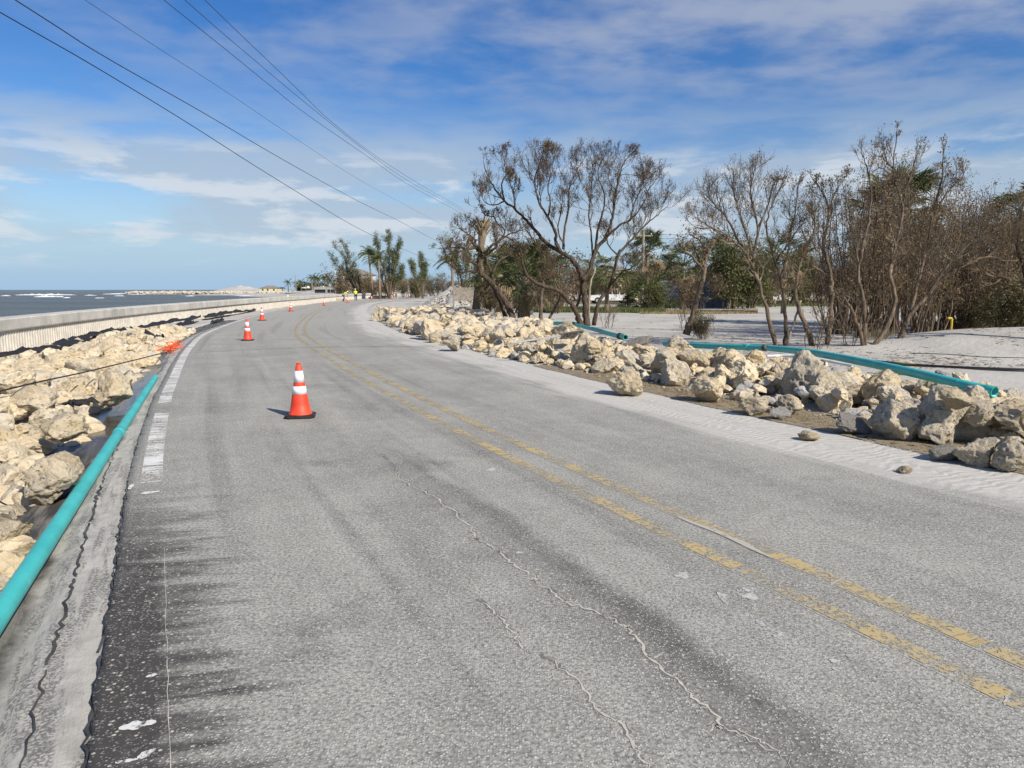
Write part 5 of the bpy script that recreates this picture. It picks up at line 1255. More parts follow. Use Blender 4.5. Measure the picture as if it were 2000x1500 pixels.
A([(430, 1082), (330, 1080), (270, 1085), (200, 1030), (160, 1010)], .08, .03, 6, .6, b2=-.7)
A([(520, 1100), (580, 1000), (640, 960), (700, 930)], .07, .03, 6, .7, b2=.9)
t.leaves(4500, .045, clump=.05); t.finish('bare_tree', base1, 'dark-barked tree leaning towards the sea with gnarled crooked limbs', 'tree', 'bark_dark', 'twig_dark')
# ---- the wide many-stemmed tree
t = Tree(2, 8.15); D2 = 33.0; base2 = PX(*zoomA(1250, 1500), D2)
kw = dict(up=.42, wig=.24, kids=(3, 4), spread=.75, shrink=.66, maxl=4, minr=.0055)
A([(1220, 1505), (1205, 1460), (1180, 1390), (1110, 1290), (1040, 1230), (930, 1195), (840, 1150), (785, 1095), (760, 1000), (750, 920), (700, 850), (600, 800)], .20, .035, 8, 1.0, D2, 0, -1.5)
A([(1265, 1505), (1258, 1420), (1250, 1300), (1230, 1150), (1190, 1040), (1140, 980), (1060, 930), (960, 870), (880, 780), (790, 680), (700, 590), (620, 530), (530, 410), (480, 320), (458, 230)], .23, .022, 5, 1.0, D2, 0, .8, start=.6)
A([(620, 530), (600, 400), (640, 310), (622, 235), (650, 110)], .06, .018, 9, .95, D2, .6, 1.4)
A([(620, 530), (540, 562), (480, 545), (440, 490)], .05, .018, 8, .8, D2, .6, 0)
A([(700, 590), (692, 480), (662, 380)], .05, .02, 7, .8, D2, .5, -.3)
A([(1060, 930), (1020, 850), (1022, 780), (960, 660), (900, 560), (870, 460), (858, 360), (900, 230), (925, 120)], .12, .018, 16, 1.25, D2, .3, -.6, start=.45)
A([(960, 660), (980, 540), (960, 420), (990, 300), (1000, 190)], .06, .018, 10, 1.0, D2, 0, .9)
A([(1082, 905), (1090, 760), (1120, 600), (1130, 420), (1190, 290), (1225, 225)], .085, .018, 12, 1.05, D2, .2, 1.3)
A([(1090, 880), (1040, 760), (1060, 620), (1080, 500)], .05, .02, 8, .8, D2, .2, -1.0)
A([(1230, 1150), (1290, 1060), (1330, 920), (1400, 830), (1440, 740), (1470, 640), (1480, 480), (1520, 330), (1560, 220), (1650, 130)], .16, .018, 15, 1.2, D2, 0, 1.0, start=.5)
A([(1330, 920), (1350, 760), (1390, 620), (1402, 480), (1350, 330), (1380, 215)], .085, .018, 12, 1.1, D2, .3, -1.0)
A([(1310, 960), (1300, 800), (1280, 640), (1300, 480), (1310, 330)], .07, .018, 10, 1.0, D2, .2, 1.6)
A([(1400, 830), (1520, 720), (1600, 680), (1700, 560), (1750, 440), (1800, 370)], .08, .018, 13, 1.1, D2, .4, 0)
A([(1600, 680), (1640, 540), (1690, 420), (1720, 340)], .05, .018, 9, .9, D2, .2, 1)
A([(1320, 1500), (1360, 1320), (1440, 1200), (1510, 960), (1600, 850), (1700, 740), (1800, 650), (1900, 570)], .14, .018, 14, 1.15, D2, .3, 1.2, start=.5)
A([(1440, 1200), (1540, 1090), (1600, 1060), (1680, 1000)], .07, .02, 8, .8, D2, .5, -.8)
A([(1510, 960), (1430, 870), (1420, 780)], .06, .02, 6, .8, D2, .6, 0)
A([(1180, 1390), (1215, 1250), (1225, 1180)], .09, .05, 2, .5, D2, .3, .5)
A([(1060, 1230), (1000, 1130), (960, 1060), (950, 960)], .07, .03, 6, .7, D2, 0, .8)
t.leaves(15000, .042, clump=.05)
wide = t.finish('bare_tree', base2, 'widest many-stemmed bare tree spreading above the sloping teal pipe', 'tree', 'bark_dark', 'twig_dark')
# bleached snag and thin stems between
t = Tree(3, 5.6); A([(900, 1495), (908, 1300), (930, 1140), (915, 1000), (890, 900), (830, 810), (780, 740)], .13, .03, 5, .6, 34.2, 0, 0, start=.5)
A([(890, 900), (840, 875), (790, 870)], .05, .02, 4, .4, 34.2); A([(950, 1480), (1030, 1340), (1065, 1230), (1060, 1100)], .09, .04, 4, .6, 34.4)
t.leaves(300, .05); t.finish('bare_tree', PX(*zoomA(900, 1490), 34.2), 'slim bare tree with a bleached forked top between two bigger trees', 'tree', 'bark_grey', 'twig_grey')
t = Tree(31); A([(1275, 1480), (1282, 1300), (1290, 1200), (1330, 1050)], .10, .05, 0, .1, 33.4); t.finish('broken_snag', PX(*zoomA(1275, 1490), 33.4), 'snapped pale trunk stub standing inside the wide tree', 'dead trunk', 'bark_pale', 'twig_grey')
# ---- landward trees: hand-placed stems
def Bq(tr, pts, r0, r1, kids, klen, d, a=0, b2=0, **k2):
    tr.limb(path3(pts, zoomB, d, a, b2), r0 * .85, r1 * .85, int(kids * 1.25), klen, **{**dict(up=.42, wig=.22, kids=(3, 5), spread=.8, shrink=.68), **k2})
t = Tree(4, 3.4); d_ = 23.5
Bq(t, [(60, 1215), (75, 1160), (110, 1060), (150, 920), (165, 830), (180, 760), (225, 670)], .16, .04, 5, .5, d_, start=.6)
Bq(t, [(150, 830), (90, 765), (35, 730), (15, 680)], .06, .02, 7, .45, d_); Bq(t, [(180, 760), (150, 690), (110, 660), (80, 640)], .05, .02, 7, .4, d_, 0, .6); Bq(t, [(140, 1010), (200, 1010), (240, 980), (250, 930)], .06, .02, 8, .45, d_, 0, -.4); Bq(t, [(165, 870), (130, 780), (100, 700)], .05, .02, 6, .45, d_, 0, .7)
t.leaves(900, .05, clump=.14); t.finish('bare_tree', PX(*zoomB(65, 1205), d_), 'short leaning tree with a tangled tuft, alone on the sand lot', 'tree', 'bark_grey', 'twig_brown')
t = Tree(5, 4.95); d_ = 19.5
Bq(t, [(575, 1290), (570, 1250), (530, 1120), (490, 960), (450, 850), (390, 740), (330, 680), (240, 615), (120, 602)], .085, .016, 16, .75, d_, start=.4)
Bq(t, [(450, 850), (430, 720), (380, 560), (340, 440), (320, 330)], .055, .012, 12, .7, d_, 0, .7); Bq(t, [(440, 800), (470, 600), (430, 400), (460, 250)], .055, .012, 14, .75, d_, 0, -.5); Bq(t, [(390, 740), (300, 560), (220, 470), (180, 420)], .045, .012, 12, .7, d_, .2, .5); Bq(t, [(470, 640), (530, 470), (560, 360), (600, 300)], .04, .012, 10, .65, d_, .2, .5); Bq(t, [(330, 680), (200, 600), (110, 540)], .035, .012, 9, .55, d_, .2, -.6)
t.leaves(1200, .035); t.finish('bare_tree', PX(*zoomB(572, 1280), d_), 'pale bare tree with a fan of fine twigs behind the level teal pipe', 'tree', 'bark_grey', 'twig_grey')
t = Tree(6, 4.85); d_ = 19.8
Bq(t, [(625, 1290), (632, 1200), (622, 1000), (600, 900), (560, 760), (520, 600), (560, 450), (640, 300)], .085, .014, 15, .75, d_, start=.4)
Bq(t, [(600, 900), (640, 760), (660, 640), (690, 480), (710, 330)], .05, .012, 13, .7, d_, 0, .6); Bq(t, [(570, 800), (640, 700), (740, 560)], .04, .012, 9, .65, d_, .2, -.5)
t.leaves(900, .035); t.finish('bare_tree', PX(*zoomB(628, 1280), d_), 'straight slim bare tree with a broken pale branch propped at its foot', 'tree', 'bark_grey', 'twig_brown')
t = Tree(61); Bq(t, [(640, 1275), (680, 1140), (718, 1020)], .045, .035, 0, .1, 19.3); t.finish('broken_branch', PX(*zoomB(640, 1280), 19.3), 'broken pale branch leaning against the slim bare tree', 'branch', 'bark_pale', 'twig_grey')
t = Tree(7, 4.7); d_ = 19.2
Bq(t, [(790, 1300), (750, 1170), (700, 1050), (690, 900), (740, 740), (800, 600), (780, 470)], .10, .014, 12, .7, d_, start=.45)
Bq(t, [(862, 1310), (890, 1060), (892, 890), (850, 700), (880, 520), (830, 380), (785, 320)], .09, .014, 13, .7, d_, 0, .6, start=.4); Bq(t, [(892, 890), (800, 830), (740, 800)], .04, .014, 7, .55, d_); Bq(t, [(880, 1100), (830, 1160), (780, 1040), (720, 960)], .03, .012, 6, .5, d_); Bq(t, [(880, 520), (900, 430), (960, 330), (985, 300)], .03, .01, 6, .5, d_, .6, .9)
t.leaves(1300, .04); t.finish('bare_tree', PX(*zoomB(800, 1300), d_), 'crooked twin-stemmed bare tree standing before the maroon sign', 'tree', 'bark_grey', 'twig_brown')
t = Tree(8, 5.5); d_ = 18.4
Bq(t, [(1075, 1340), (1060, 1200), (1000, 1060), (960, 1000)], .07, .03, 5, .5, d_)
Bq(t, [(1080, 1340), (1085, 1140), (1070, 1000), (1050, 860), (1090, 640), (1120, 480), (1110, 300), (1070, 185)], .085, .013, 11, .55, d_, 0, .4, start=.4)
Bq(t, [(1085, 1330), (1200, 1200), (1260, 1010), (1230, 850), (1280, 640), (1300, 480), (1250, 260), (1270, 50)], .085, .012, 12, .6, d_, 0, .5, start=.4)
Bq(t, [(1300, 480), (1340, 330), (1390, 170)], .035, .012, 7, .5, d_, .4, .4); Bq(t, [(1250, 260), (1190, 200), (1215, 120)], .03, .01, 6, .4, d_, .5, .2); Bq(t, [(1110, 300), (1180, 260), (1250, 330)], .03, .01, 5, .4, d_, .3, .9)
t.leaves(900, .035); t.finish('bare_tree', PX(*zoomB(1080, 1340), d_), 'tallest spiky bare tree rising above the thicket on the dune edge', 'tree', 'bark_grey', 'twig_grey')
t = Tree(9, 5.1); d_ = 18.8
Bq(t, [(1280, 1260), (1330, 1130), (1440, 1000), (1560, 870), (1700, 800), (1790, 770), (1900, 790)], .085, .02, 13, .7, d_, start=.4)
Bq(t, [(1290, 1260), (1350, 1070), (1400, 880), (1440, 700), (1480, 520), (1530, 300), (1535, 130)], .075, .012, 15, .65, d_, 0, .5, start=.35); Bq(t, [(1440, 1000), (1560, 820), (1680, 700), (1780, 620)], .055, .014, 12, .7, d_, 0, -.5); Bq(t, [(1480, 520), (1560, 400), (1650, 310)], .035, .012, 9, .55, d_, .4, 0)
t.leaves(1300, .04); t.finish('bare_tree', PX(*zoomB(1285, 1260), d_), 'bare tree whose lower limb arches over the sand dune', 'tree', 'bark_grey', 'twig_brown')
t = Tree(10, 4.6); d_ = 17.5
Bq(t, [(2080, 1260), (2060, 1100), (2020, 940), (1900, 890), (1810, 870)], .10, .03, 9, .6, d_, start=.5); Bq(t, [(2060, 1100), (2010, 900), (1960, 700), (1990, 520)], .07, .014, 13, .7, d_, 0, .5); Bq(t, [(2050, 1000), (2120, 800), (2100, 600)], .07, .014, 11, .7, d_)
t.leaves(900, .04); t.finish('bare_tree', PX(*zoomB(2080, 1260), d_), 'shadowed bare tree bending over the end of the dune', 'tree', 'bark_dark', 'twig_brown')

# ---- thicket shrubs: generated, each its own
def shrub(seed, base, H, n, spread, r, kl, label, bark='bark_grey', twig='twig_brown', leaf='leaf_brown', nl=1500, ls=.045, group=None, kids=6, maxl=3, name='bare_shrub', leafname='dry_leaves', clump=.12, cat='shrub'):
    t = Tree(seed, base[2] + H + .25); b0 = Vector(base)
    for k in range(n):
        a = t.r.uniform(0, 6.28); q = spread * t.r.uniform(.3, 1.0); hh = H * t.r.uniform(.7, 1.05)
        p0 = b0 + Vector((math.cos(a), math.sin(a), 0)) * t.r.uniform(0, .35 + r * 2); tip = b0 + Vector((math.cos(a) * q, math.sin(a) * q, hh)); md = p0.lerp(tip, .5) + t.rv(.10 * H / 3) + Vector((0, 0, .05 * H))
        m2 = p0.lerp(tip, .25) + t.rv(.05 * H / 3); t.limb([p0 - Vector((0, 0, .15)), m2, md, tip], r * t.r.uniform(.6, 1), .010, kids, kl, maxl, .3, 6, 3, up=.36, wig=.27, kids=(3, 4), spread=.85, shrink=.64)
    if nl: t.leaves(nl, ls, clump=clump)
    return t.finish(name, b0, label, cat, bark, twig, leaf, group, leafname)
def gpt(u, v, z=0.0, dx_=0.0, dy_=0.0): p = GR(u, v, z); p = Vector((p.x + dx_, p.y + dy_, 0)); p.z = gz(p.x, p.y); return p
TH = 'brown leafless thicket shrub behind the front row of bare trees'
random.seed(41)
spots = [(1655, 655, 4.6), (1700, 652, 4.8), (1745, 655, 4.7), (1785, 650, 4.9), (1830, 645, 4.6), (1870, 640, 4.9), (1915, 642, 4.7), (1960, 640, 5.0), (2010, 642, 5.0), (2060, 645, 5.0), (1690, 672, 4.3), (1770, 668, 4.3), (1720, 640, 4.9), (1810, 660, 4.4), (1850, 652, 4.5), (1895, 650, 4.6), (1940, 650, 4.5), (1990, 650, 4.7), (1665, 645, 4.5), (1690, 640, 4.7), (1760, 640, 4.8), (1800, 636, 4.9), (1880, 655, 4.3), (1925, 636, 4.9), (1970, 634, 5.0), (1635, 655, 4.0)]
for i, (u, v, H) in enumerate(spots): shrub(500 + i, gpt(u, v), H * random.uniform(.96, 1.18), 13, 1.7, .045, .75, TH, group='thicket shrubs beside the dune', nl=3200, ls=.045, bark=random.choice(['bark_grey', 'bark_dark']), twig=random.choice(['twig_brown', 'twig_brown', 'twig_dark']))
for i, (u, v, lab) in enumerate([(1590, 690, 'spindly dead brush below the thicket, near the sagging pipe'), (1345, 645, 'thin dead brush around the short leaning tree'), (1180, 640, 'reddish dead brush at the foot of the wide tree'), (1660, 690, 'fine dead brush at the foot of the tallest spiky tree')]):
    shrub(560 + i, gpt(u, v), 1.1, 7, .8, .012, .4, lab, twig='twig_brown', nl=60, ls=.03, kids=4, maxl=2, name='dead_brush')
for i, (u, v, H, lab) in enumerate([(1935, 640, 1.1, 'fallen dead branches heaped on the far side of the dune')]):
    t = Tree(590)
    for k in range(16):
        p = gpt(1880 + 9 * k, 640, 0, t.r.uniform(-.3, .3), t.r.uniform(-.5, .5)); e = p + Vector((t.r.uniform(-1.6, 1.6), t.r.uniform(-.5, .5), t.r.uniform(.1, .9))); t.limb([p + Vector((0, 0, .1)), p.lerp(e, .5) + Vector((0, 0, .15)), e], .045, .012, 4, .5, 2, .2, 6, 3)
    t.finish('fallen_branches', gpt(1935, 640), lab, 'branches', 'bark_grey', 'twig_brown')
t = Tree(591); t.limb([gpt(1770, 660) + Vector((0, 0, .06)), gpt(1800, 654) + Vector((0, 0, .07)), gpt(1835, 648) + Vector((0, 0, .1))], .045, .05, 0, .1); t.finish('fallen_log', gpt(1770, 660), 'pale barkless log lying along the dune crest', 'log', 'bark_pale', 'twig_grey')

# ---- palms
def fan_frond(seed, pet=.9, rad=.62, n=26):
    r_ = random.Random(seed); b_ = MB(); b_.tube([(0, 0, 0), (pet * .5, 0, .04), (pet, 0, 0)], [.022, .016, .010], 4, cap=False)
    for k in range(n):
        a = R(-115 + 230 * k / (n - 1)); L_ = rad * (1 - .25 * abs(a) / 2.2) * r_.uniform(.85, 1.1); w = rad * .040
        c = Vector((pet, 0, 0)); d_ = Vector((math.cos(a), math.sin(a), .10 * math.cos(k * 1.9))); sd = Vector((-math.sin(a), math.cos(a), 0)); dr = r_.uniform(.10, .45)
        m_ = c + d_ * L_ * .55 + Vector((0, 0, .02)); e = c + d_ * L_ + Vector((0, 0, -dr * L_))
        b_.add([c, m_ + sd * w, e, m_ - sd * w, m_ + Vector((0, 0, -.025))], [(0, 1, 4), (1, 2, 4), (2, 3, 4), (3, 0, 4)])
    return mesh('frond', b_.v, b_.f)
FAN = [fan_frond(i) for i in range(4)]
def fan_mesh(m, mat): q = m.copy(); q.materials.append(M[mat]); return q
FANG = [fan_mesh(m, 'leaf_palm') for m in FAN]; FAND = [fan_mesh(m, 'leaf_palm_dry') for m in FAN]
def sabal(seed, base, H, label, scale=1.0, nf=22, nd=8, lean=(0, 0), r=.15, group=None, name='cabbage_palm', boots=False, cat='palm', skirt=True):
    rr = random.Random(seed); root = empty(name, tuple(base)); top = Vector((lean[0], lean[1], H))
    if H > .3:
        b_ = MB(); pts = [Vector((0, 0, -.25))] + [top * f + Vector((0, 0, 0)) for f in (.15, .3, .45, .6, .75, .9, 1.0)]; b_.tube(pts, [r * 1.2, r * 1.15, r * 1.02, r, r, r * 1.0, r * 1.05, r * 1.1], 12); b_.build('trunk', M['palm_bark'], root, True)
        if boots:
            bb = MB()
            for k in range(60): a = k * 2.4; z = .2 + (H - .3) * k / 60; d_ = Vector((math.cos(a), math.sin(a), .9)); p = top * (z / H) + Vector((math.cos(a), math.sin(a), 0)) * r * .9; bb.tube([p, p + d_ * .16, p + d_ * .22 + Vector((math.cos(a), math.sin(a), 0)) * .04], [.05, .035, .012], 4)
            bb.build('leaf_bases', M['bark_pale'], root)
    for k in range(nf + nd):
        dry = k >= nf; a = k * 2.399 + rr.uniform(-.3, .3); el = (rr.uniform(-.55, 1.4) if not dry else rr.uniform(-1.45, -.6))
        o = bpy.data.objects.new('frond' if not dry else 'dead_frond', rr.choice(FAND if dry else FANG)); link(o, root); s_ = scale * rr.uniform(.85, 1.15)
        o.scale = (s_, s_, s_); o.location = top + Vector((math.cos(a) * .06, math.sin(a) * .06, .05)); o.rotation_euler = (rr.uniform(-.5, .5), -el, a)
    return tag(root, label, cat, group)
sabal(1, gpt(1022, 626), 2.3, 'stout cabbage palm with shaggy trunk between the leaning trees', 1.5, 24, 10, (.2, 0), .30, boots=True)
p = GR(1260, 600); sabal(2, (PX(1262, 600, 64).x, 64, 0), 4.9, 'cabbage palm rising beside the wooden utility pole', 1.5, 26, 6)
sabal(3, (PX(1332, 600, 60).x, 60, 0), 3.6, 'cabbage palm beside the sky gap, behind the container', 1.45, 22, 6)
sabal(4, (PX(1392, 600, 66).x, 66, 0), 4.6, 'cabbage palm behind the short leaning tree', 1.5, 20, 12)
sabal(5, (PX(1742, 600, 32).x, 32, 0), 5.0, 'big cabbage palm crown looming inside the thicket', 1.4, 44, 40, r=.2)
sabal(6, (PX(1995, 600, 34).x, 34, 0), 5.0, 'cabbage palm at the end of the thicket', 1.5, 26, 8)
sabal(7, (PX(1185, 600, 52).x, 52, 0), 2.9, 'low cabbage palm seen through the wide bare tree', 1.4, 20, 8)
sabal(8, gpt(1262, 606), .5, 'green fan palm shrub with dead skirt in front of the container', 1.75, 26, 8, r=.2, name='fan_palm_shrub', cat='palm shrub')
sabal(9, gpt(1885, 642), .35, 'dark green fan palm shrub in the shade behind the dune', 1.35, 18, 2, r=.12, name='fan_palm_shrub', cat='palm shrub')
sabal(10, gpt(1965, 645), .25, 'low fan palm shrub at the shaded end of the dune', 1.3, 16, 2, r=.12, name='fan_palm_shrub', cat='palm shrub')
sabal(11, (PX(975, 600, 46).x, 46, 0), 2.6, 'cabbage palm with brown skirt behind the leaning dark tree', 1.5, 18, 22, r=.2)
sabal(12, (PX(1530, 600, 50).x, 50, 0), 3.6, 'cabbage palm half hidden behind the pale bare tree', 1.4, 18, 10)
# topped palm trunk
b0 = gpt(929, 614); tp = PX(944, 432, b0.y); rt_ = empty('topped_palm', tuple(b0)); k = MB(); d_ = tp - b0
k.tube([(0, 0, -.3)] + [tuple(d_ * f + Vector((0, 0, 0))) for f in (.05, .2, .4, .6, .75, .85, .92, 1.0)], [.33, .30, .25, .22, .20, .22, .28, .30, .30], 12); k.build('trunk', M['palm_bark'], rt_, True)
k = MB()
for i in range(26): a = i * 2.4; p = d_ * (.84 + .15 * i / 26); q = Vector((math.cos(a), math.sin(a), 1.6)); k.tube([p + Vector((math.cos(a), math.sin(a), 0)) * .22, p + Vector((math.cos(a), math.sin(a), 0)) * .26 + q * .22, p + Vector((math.cos(a), math.sin(a), 0)) * .3 + q * .36], [.07, .05, .02], 5)
k.build('leaf_stubs', M['leaf_palm_dry'], rt_)
tag(rt_, 'palm trunk stripped of its fronds, leaning before the plank board', 'palm trunk')
# coconut palms, fronds blown to one side
def coco(seed, base, H, label, scale=1.0, lean=.5, nf=16, wind=-1.0, mat='leaf_palm', group=None, name='coconut_palm'):
    rr = random.Random(seed); root = empty(name, tuple(base)); b_ = MB(); top = Vector((lean, 0, H)); b_.tube([(0, 0, -.3), (lean * .1, 0, H * .3), (lean * .45, 0, H * .65), tuple(top)], [.2 * scale, .15 * scale, .13 * scale, .11 * scale], 9); b_.build('trunk', M['palm_bark'], root, True)
    f_ = MB()
    for k in range(nf):
        a = k * 2.399; el = rr.uniform(-.2, 1.1); d_ = Vector((math.cos(a) * math.cos(el) + wind * .75, math.sin(a) * math.cos(el), math.sin(el) + .1)).normalized(); p = top.copy(); L_ = 2.2 * scale * rr.uniform(.8, 1.1); pts = [p.copy()]
        for i in range(7): d_ = (d_ + Vector((wind * .10, 0, -.20))).normalized(); p = p + d_ * L_ / 7; pts.append(p.copy())
        f_.tube(pts, [.03 * scale] * 4 + [.015 * scale] * 4, 3, cap=False)
        for i in range(1, 8):
            dd = (pts[i] - pts[i - 1]).normalized(); sd = dd.cross(Vector((0, 0, 1))).normalized()
            for q in range(4):
                c = pts[i - 1].lerp(pts[i], q / 4)
                for s_ in (-1, 1):
                    e = c + (sd * s_ * .8 + dd * .7 + Vector((wind * .3, 0, -.55))).normalized() * .62 * scale * (1 - .5 * i / 8); f_.add([c, c + dd * .06 * scale, e], [(0, 1, 2)])
    f_.build('fronds', M[mat], root); return tag(root, label, 'palm', group)
coco(1, (GR(725, 583).x, 138, 0), 8.6, 'wind-bent coconut palm with a bare upright trunk beside the workers', 1.25, -.6, 16, -.75)
coco(2, (GR(748, 582).x * .88, 125, 0), 7.0, 'second wind-bent coconut palm in front of the big casuarina', 1.3, -.1, 16, -.75)
coco(3, (PX(884, 590, 80).x, 80, 0), 4.9, 'ragged coconut palm beside the post of the plank board', 1.15, .0, 16, -.2)
# ---- casuarinas with feathery foliage
def casuarina(seed, base, H, label, stems, group=None, nl=9000, tuft=.32):
    t = Tree(seed); b0 = Vector(base)
    for (dx_, dz_, r_) in stems:
        tip = b0 + Vector((dx_, t.r.uniform(-1.5, 1.5), dz_)); md = b0.lerp(tip, .45) + Vector((t.r.uniform(-.3, .3), 0, .3)); m2 = b0.lerp(tip, .75) + t.rv(.25)
        t.limb([b0 - Vector((0, 0, .2)), md, m2, tip], r_, .03, 13, 1.5, 3, .25, 7, 4, up=.75, wig=.22, kids=(2, 4), spread=.6, shrink=.62)
    t.leaves(int(nl * 1.15), tuft, clump=.14, droop=.15, long=1.7, wd=.085)
    t.lv = t.lv
    o = t.finish('casuarina', b0, label, 'tree', 'bark_grey', 'twig_dark', 'leaf_pine', group, 'needle_foliage'); return o
yq = 132.0
casuarina(21, (PX(760, 580, yq).x, yq, 0), 11, 'big feathery casuarina with several upswept stems behind the coconut palms', [(-1.9, 10.6, .22), (.3, 11.4, .2), (2.2, 9.8, .2), (1.6, 7.0, .2), (-3.4, 8.2, .15), (2.6, 5.0, .18)], nl=11000)
yq = 138.0
casuarina(22, (PX(705, 580, yq).x, yq, 0), 9, 'storm-thinned casuarina leaning seaward with bare top shoots', [(-5.2, 9.8, .2), (-3.0, 10.2, .16), (-1.2, 5.8, .2), (-6.0, 8.2, .12)], nl=3200)
yq = 135.0
casuarina(23, (PX(826, 580, yq).x, yq, 0), 8, 'small casuarina with a narrow dense top above the brush', [(-.4, 7.6, .16), (.6, 5.8, .14), (-1.9, 6.0, .10)], nl=4500)
yq = 95.0
casuarina(24, (PX(905, 585, yq).x, yq, 0), 7, 'casuarina wisps behind the leaning dark tree', [(-2.2, 7.8, .12), (-1.0, 6.2, .12), (.8, 7.0, .12)], nl=4500, tuft=.22)

# ---- brown brush at the bend and evergreen scrub behind the lot
random.seed(55)
protoB = []
for i in range(4): protoB.append(shrub(600 + i, (0, 0, 0), 3.4, 9, 2.0, .06, .9, '', twig=('twig_brown', 'twig_dark')[i % 2], leaf=('leaf_brown', 'leaf_brown', 'leaf_olive', 'leaf_brown')[i], nl=2600, ls=.11, clump=.25, name='scrub_bush', kids=7))
protoG = []
for i in range(3): protoG.append(shrub(620 + i, (0, 0, 0), 3.6, 9, 2.1, .08, .9, '', twig='twig_dark', leaf=('leaf_green', 'leaf_olive', 'leaf_green')[i], nl=5200, ls=.12, clump=.30, name='evergreen_bush', kids=7, leafname='foliage'))
used = set()
def put(protos, i, x, y, s, label, group, rz=None, sz=None):
    o = protos[i] if (id(protos), i) not in used else copy_tree(protos[i]); used.add((id(protos), i))
    o.location = (x, y, gz(x, y) - .05); o.rotation_euler = (0, 0, random.uniform(0, 6.28) if rz is None else rz); o.scale = (s, s, s * (sz or 1)); tag(o, label, 'bush', group); return o
LB = 'brown storm-stripped bush in the brush beyond the road bend'
for i in range(24):
    f = i / 23; u = 668 + 270 * f + random.uniform(-6, 6); y = 148 + random.uniform(-6, 22) + (22 * f)
    put(protoB, random.randrange(4), PX(u, 570, y).x, y, random.uniform(.95, 1.5) * (1.45 if u < 705 else 1.0), LB, 'brush beyond the road bend')
put(protoG, 1, PX(815, 570, 146).x, 146, 1.0, 'bush with leftover green leaves in front of the brown brush', None)
LE = 'green and olive bush in the tree line behind the sand lot'
for i in range(46):
    f = i / 45; u = 955 + 1090 * f + random.uniform(-12, 12); y = random.uniform(66, 96)
    if 1265 < u < 1425 and y < 78: y = random.uniform(80, 98)
    if 1120 < u < 1250 and y < 96: y = random.uniform(97, 112)
    if 1560 < u < 1640 and y < 80: y = 92
    pr = protoG if random.random() < .45 else protoB
    put(pr, random.randrange(len(pr)), PX(u, 570, y).x, y, random.uniform(.9, 1.55), LE if pr is protoG else 'brown twiggy bush in the tree line behind the sand lot', 'tree line behind the sand lot')
put(protoG, 0, PX(1432, 575, 62).x, 62, 1.45, 'rounded dense evergreen tree beside the container', None, sz=1.05); put(protoG, 2, PX(1462, 575, 63).x, 63, 1.35, 'dark glossy evergreen bush leaning out over the lot', None)
put(protoG, 0, PX(1285, 600, 56).x, 56, .55, 'low green bush beside the container end', None); put(protoB, 3, PX(1345, 600, 58).x, 58, .72, 'dead brown shrub in front of the container', None); put(protoB, 1, PX(1225, 600, 60).x, 60, .55, 'grey dead shrub in front of the pickup truck', None)
for (u, y, s_) in ((1900, 25.5, .42), (1955, 26, .5), (2010, 25, .55), (2070, 25, .6)): put(protoG, 1, PX(u, 600, y).x, y, s_, 'green leafy bush in the shade at the far end of the dune', 'green bushes behind the dune')
put(protoG, 1, gpt(1395, 560).x if False else PX(1372, 650, 23.3).x, 23.3, .22, 'small leafy green shoot at the foot of the short leaning tree', None)
put(protoB, 0, PX(955, 600, 47).x, 47, .6, 'grey-brown brush heap behind the topped palm', None); put(protoG, 1, PX(965, 600, 50).x, 50, .42, 'small green bush beside the topped palm', None); put(protoB, 1, PX(1085, 600, 50).x, 50, .55, 'dead shrub behind the slim bleached tree', None)
for q in protoB + protoG:
    if not q.get('label'): tag(q, LB, 'bush', 'brush beyond the road bend'); q.location = (PX(860, 570, 160).x, 160, 0)
# ---- litter on the sand: twigs and leaves washed in
def litter(name, n, sampler, label, seed, twig=.16):
    random.seed(seed); pts = [sampler() for _ in range(n)]; G = ground_z(np.array([p[0] for p in pts]), np.array([p[1] for p in pts])); b_ = MB()
    for (x, y), g0 in zip(pts, G):
        a = random.uniform(0, 6.28); L_ = twig * random.uniform(.3, 1.6)
        if random.random() < .5: b_.tube([(x, y, g0 + .012), (x + math.cos(a) * L_ * .5, y + math.sin(a) * L_ * .5, g0 + .022), (x + math.cos(a + .3) * L_, y + math.sin(a + .3) * L_, g0 + .012)], [.006, .005, .003], 3, cap=False)
        else: w = .03 * random.uniform(.6, 1.6); b_.add([(x - w, y, g0 + .01), (x, y - w * .6, g0 + .016), (x + w, y, g0 + .01), (x, y + w * .6, g0 + .018)], [(0, 1, 2, 3)])
    o = b_.build(name, M['leaf_brown']); return tag(o, label, kind='stuff')
def sand_s():
    while True:
        u = random.uniform(1000, 2050); v = 612 + 110 * random.random() ** .8; p = GR(u, v)
        if mnoise.noise(Vector((p.x * .5, p.y * .35, 3))) + random.uniform(-.5, .35) > 0: return p.x, p.y
litter('debris', 2600, sand_s, 'dead leaves and twigs washed over the sand lot', 81)
def heap_s():
    s = random.uniform(4, 24); t = 5.6 + random.uniform(0, 3.2); q = road_pt(s, t); return q.x, q.y
litter('debris', 1500, heap_s, 'twigs and leaves caught behind the boulder heap', 82, .3)
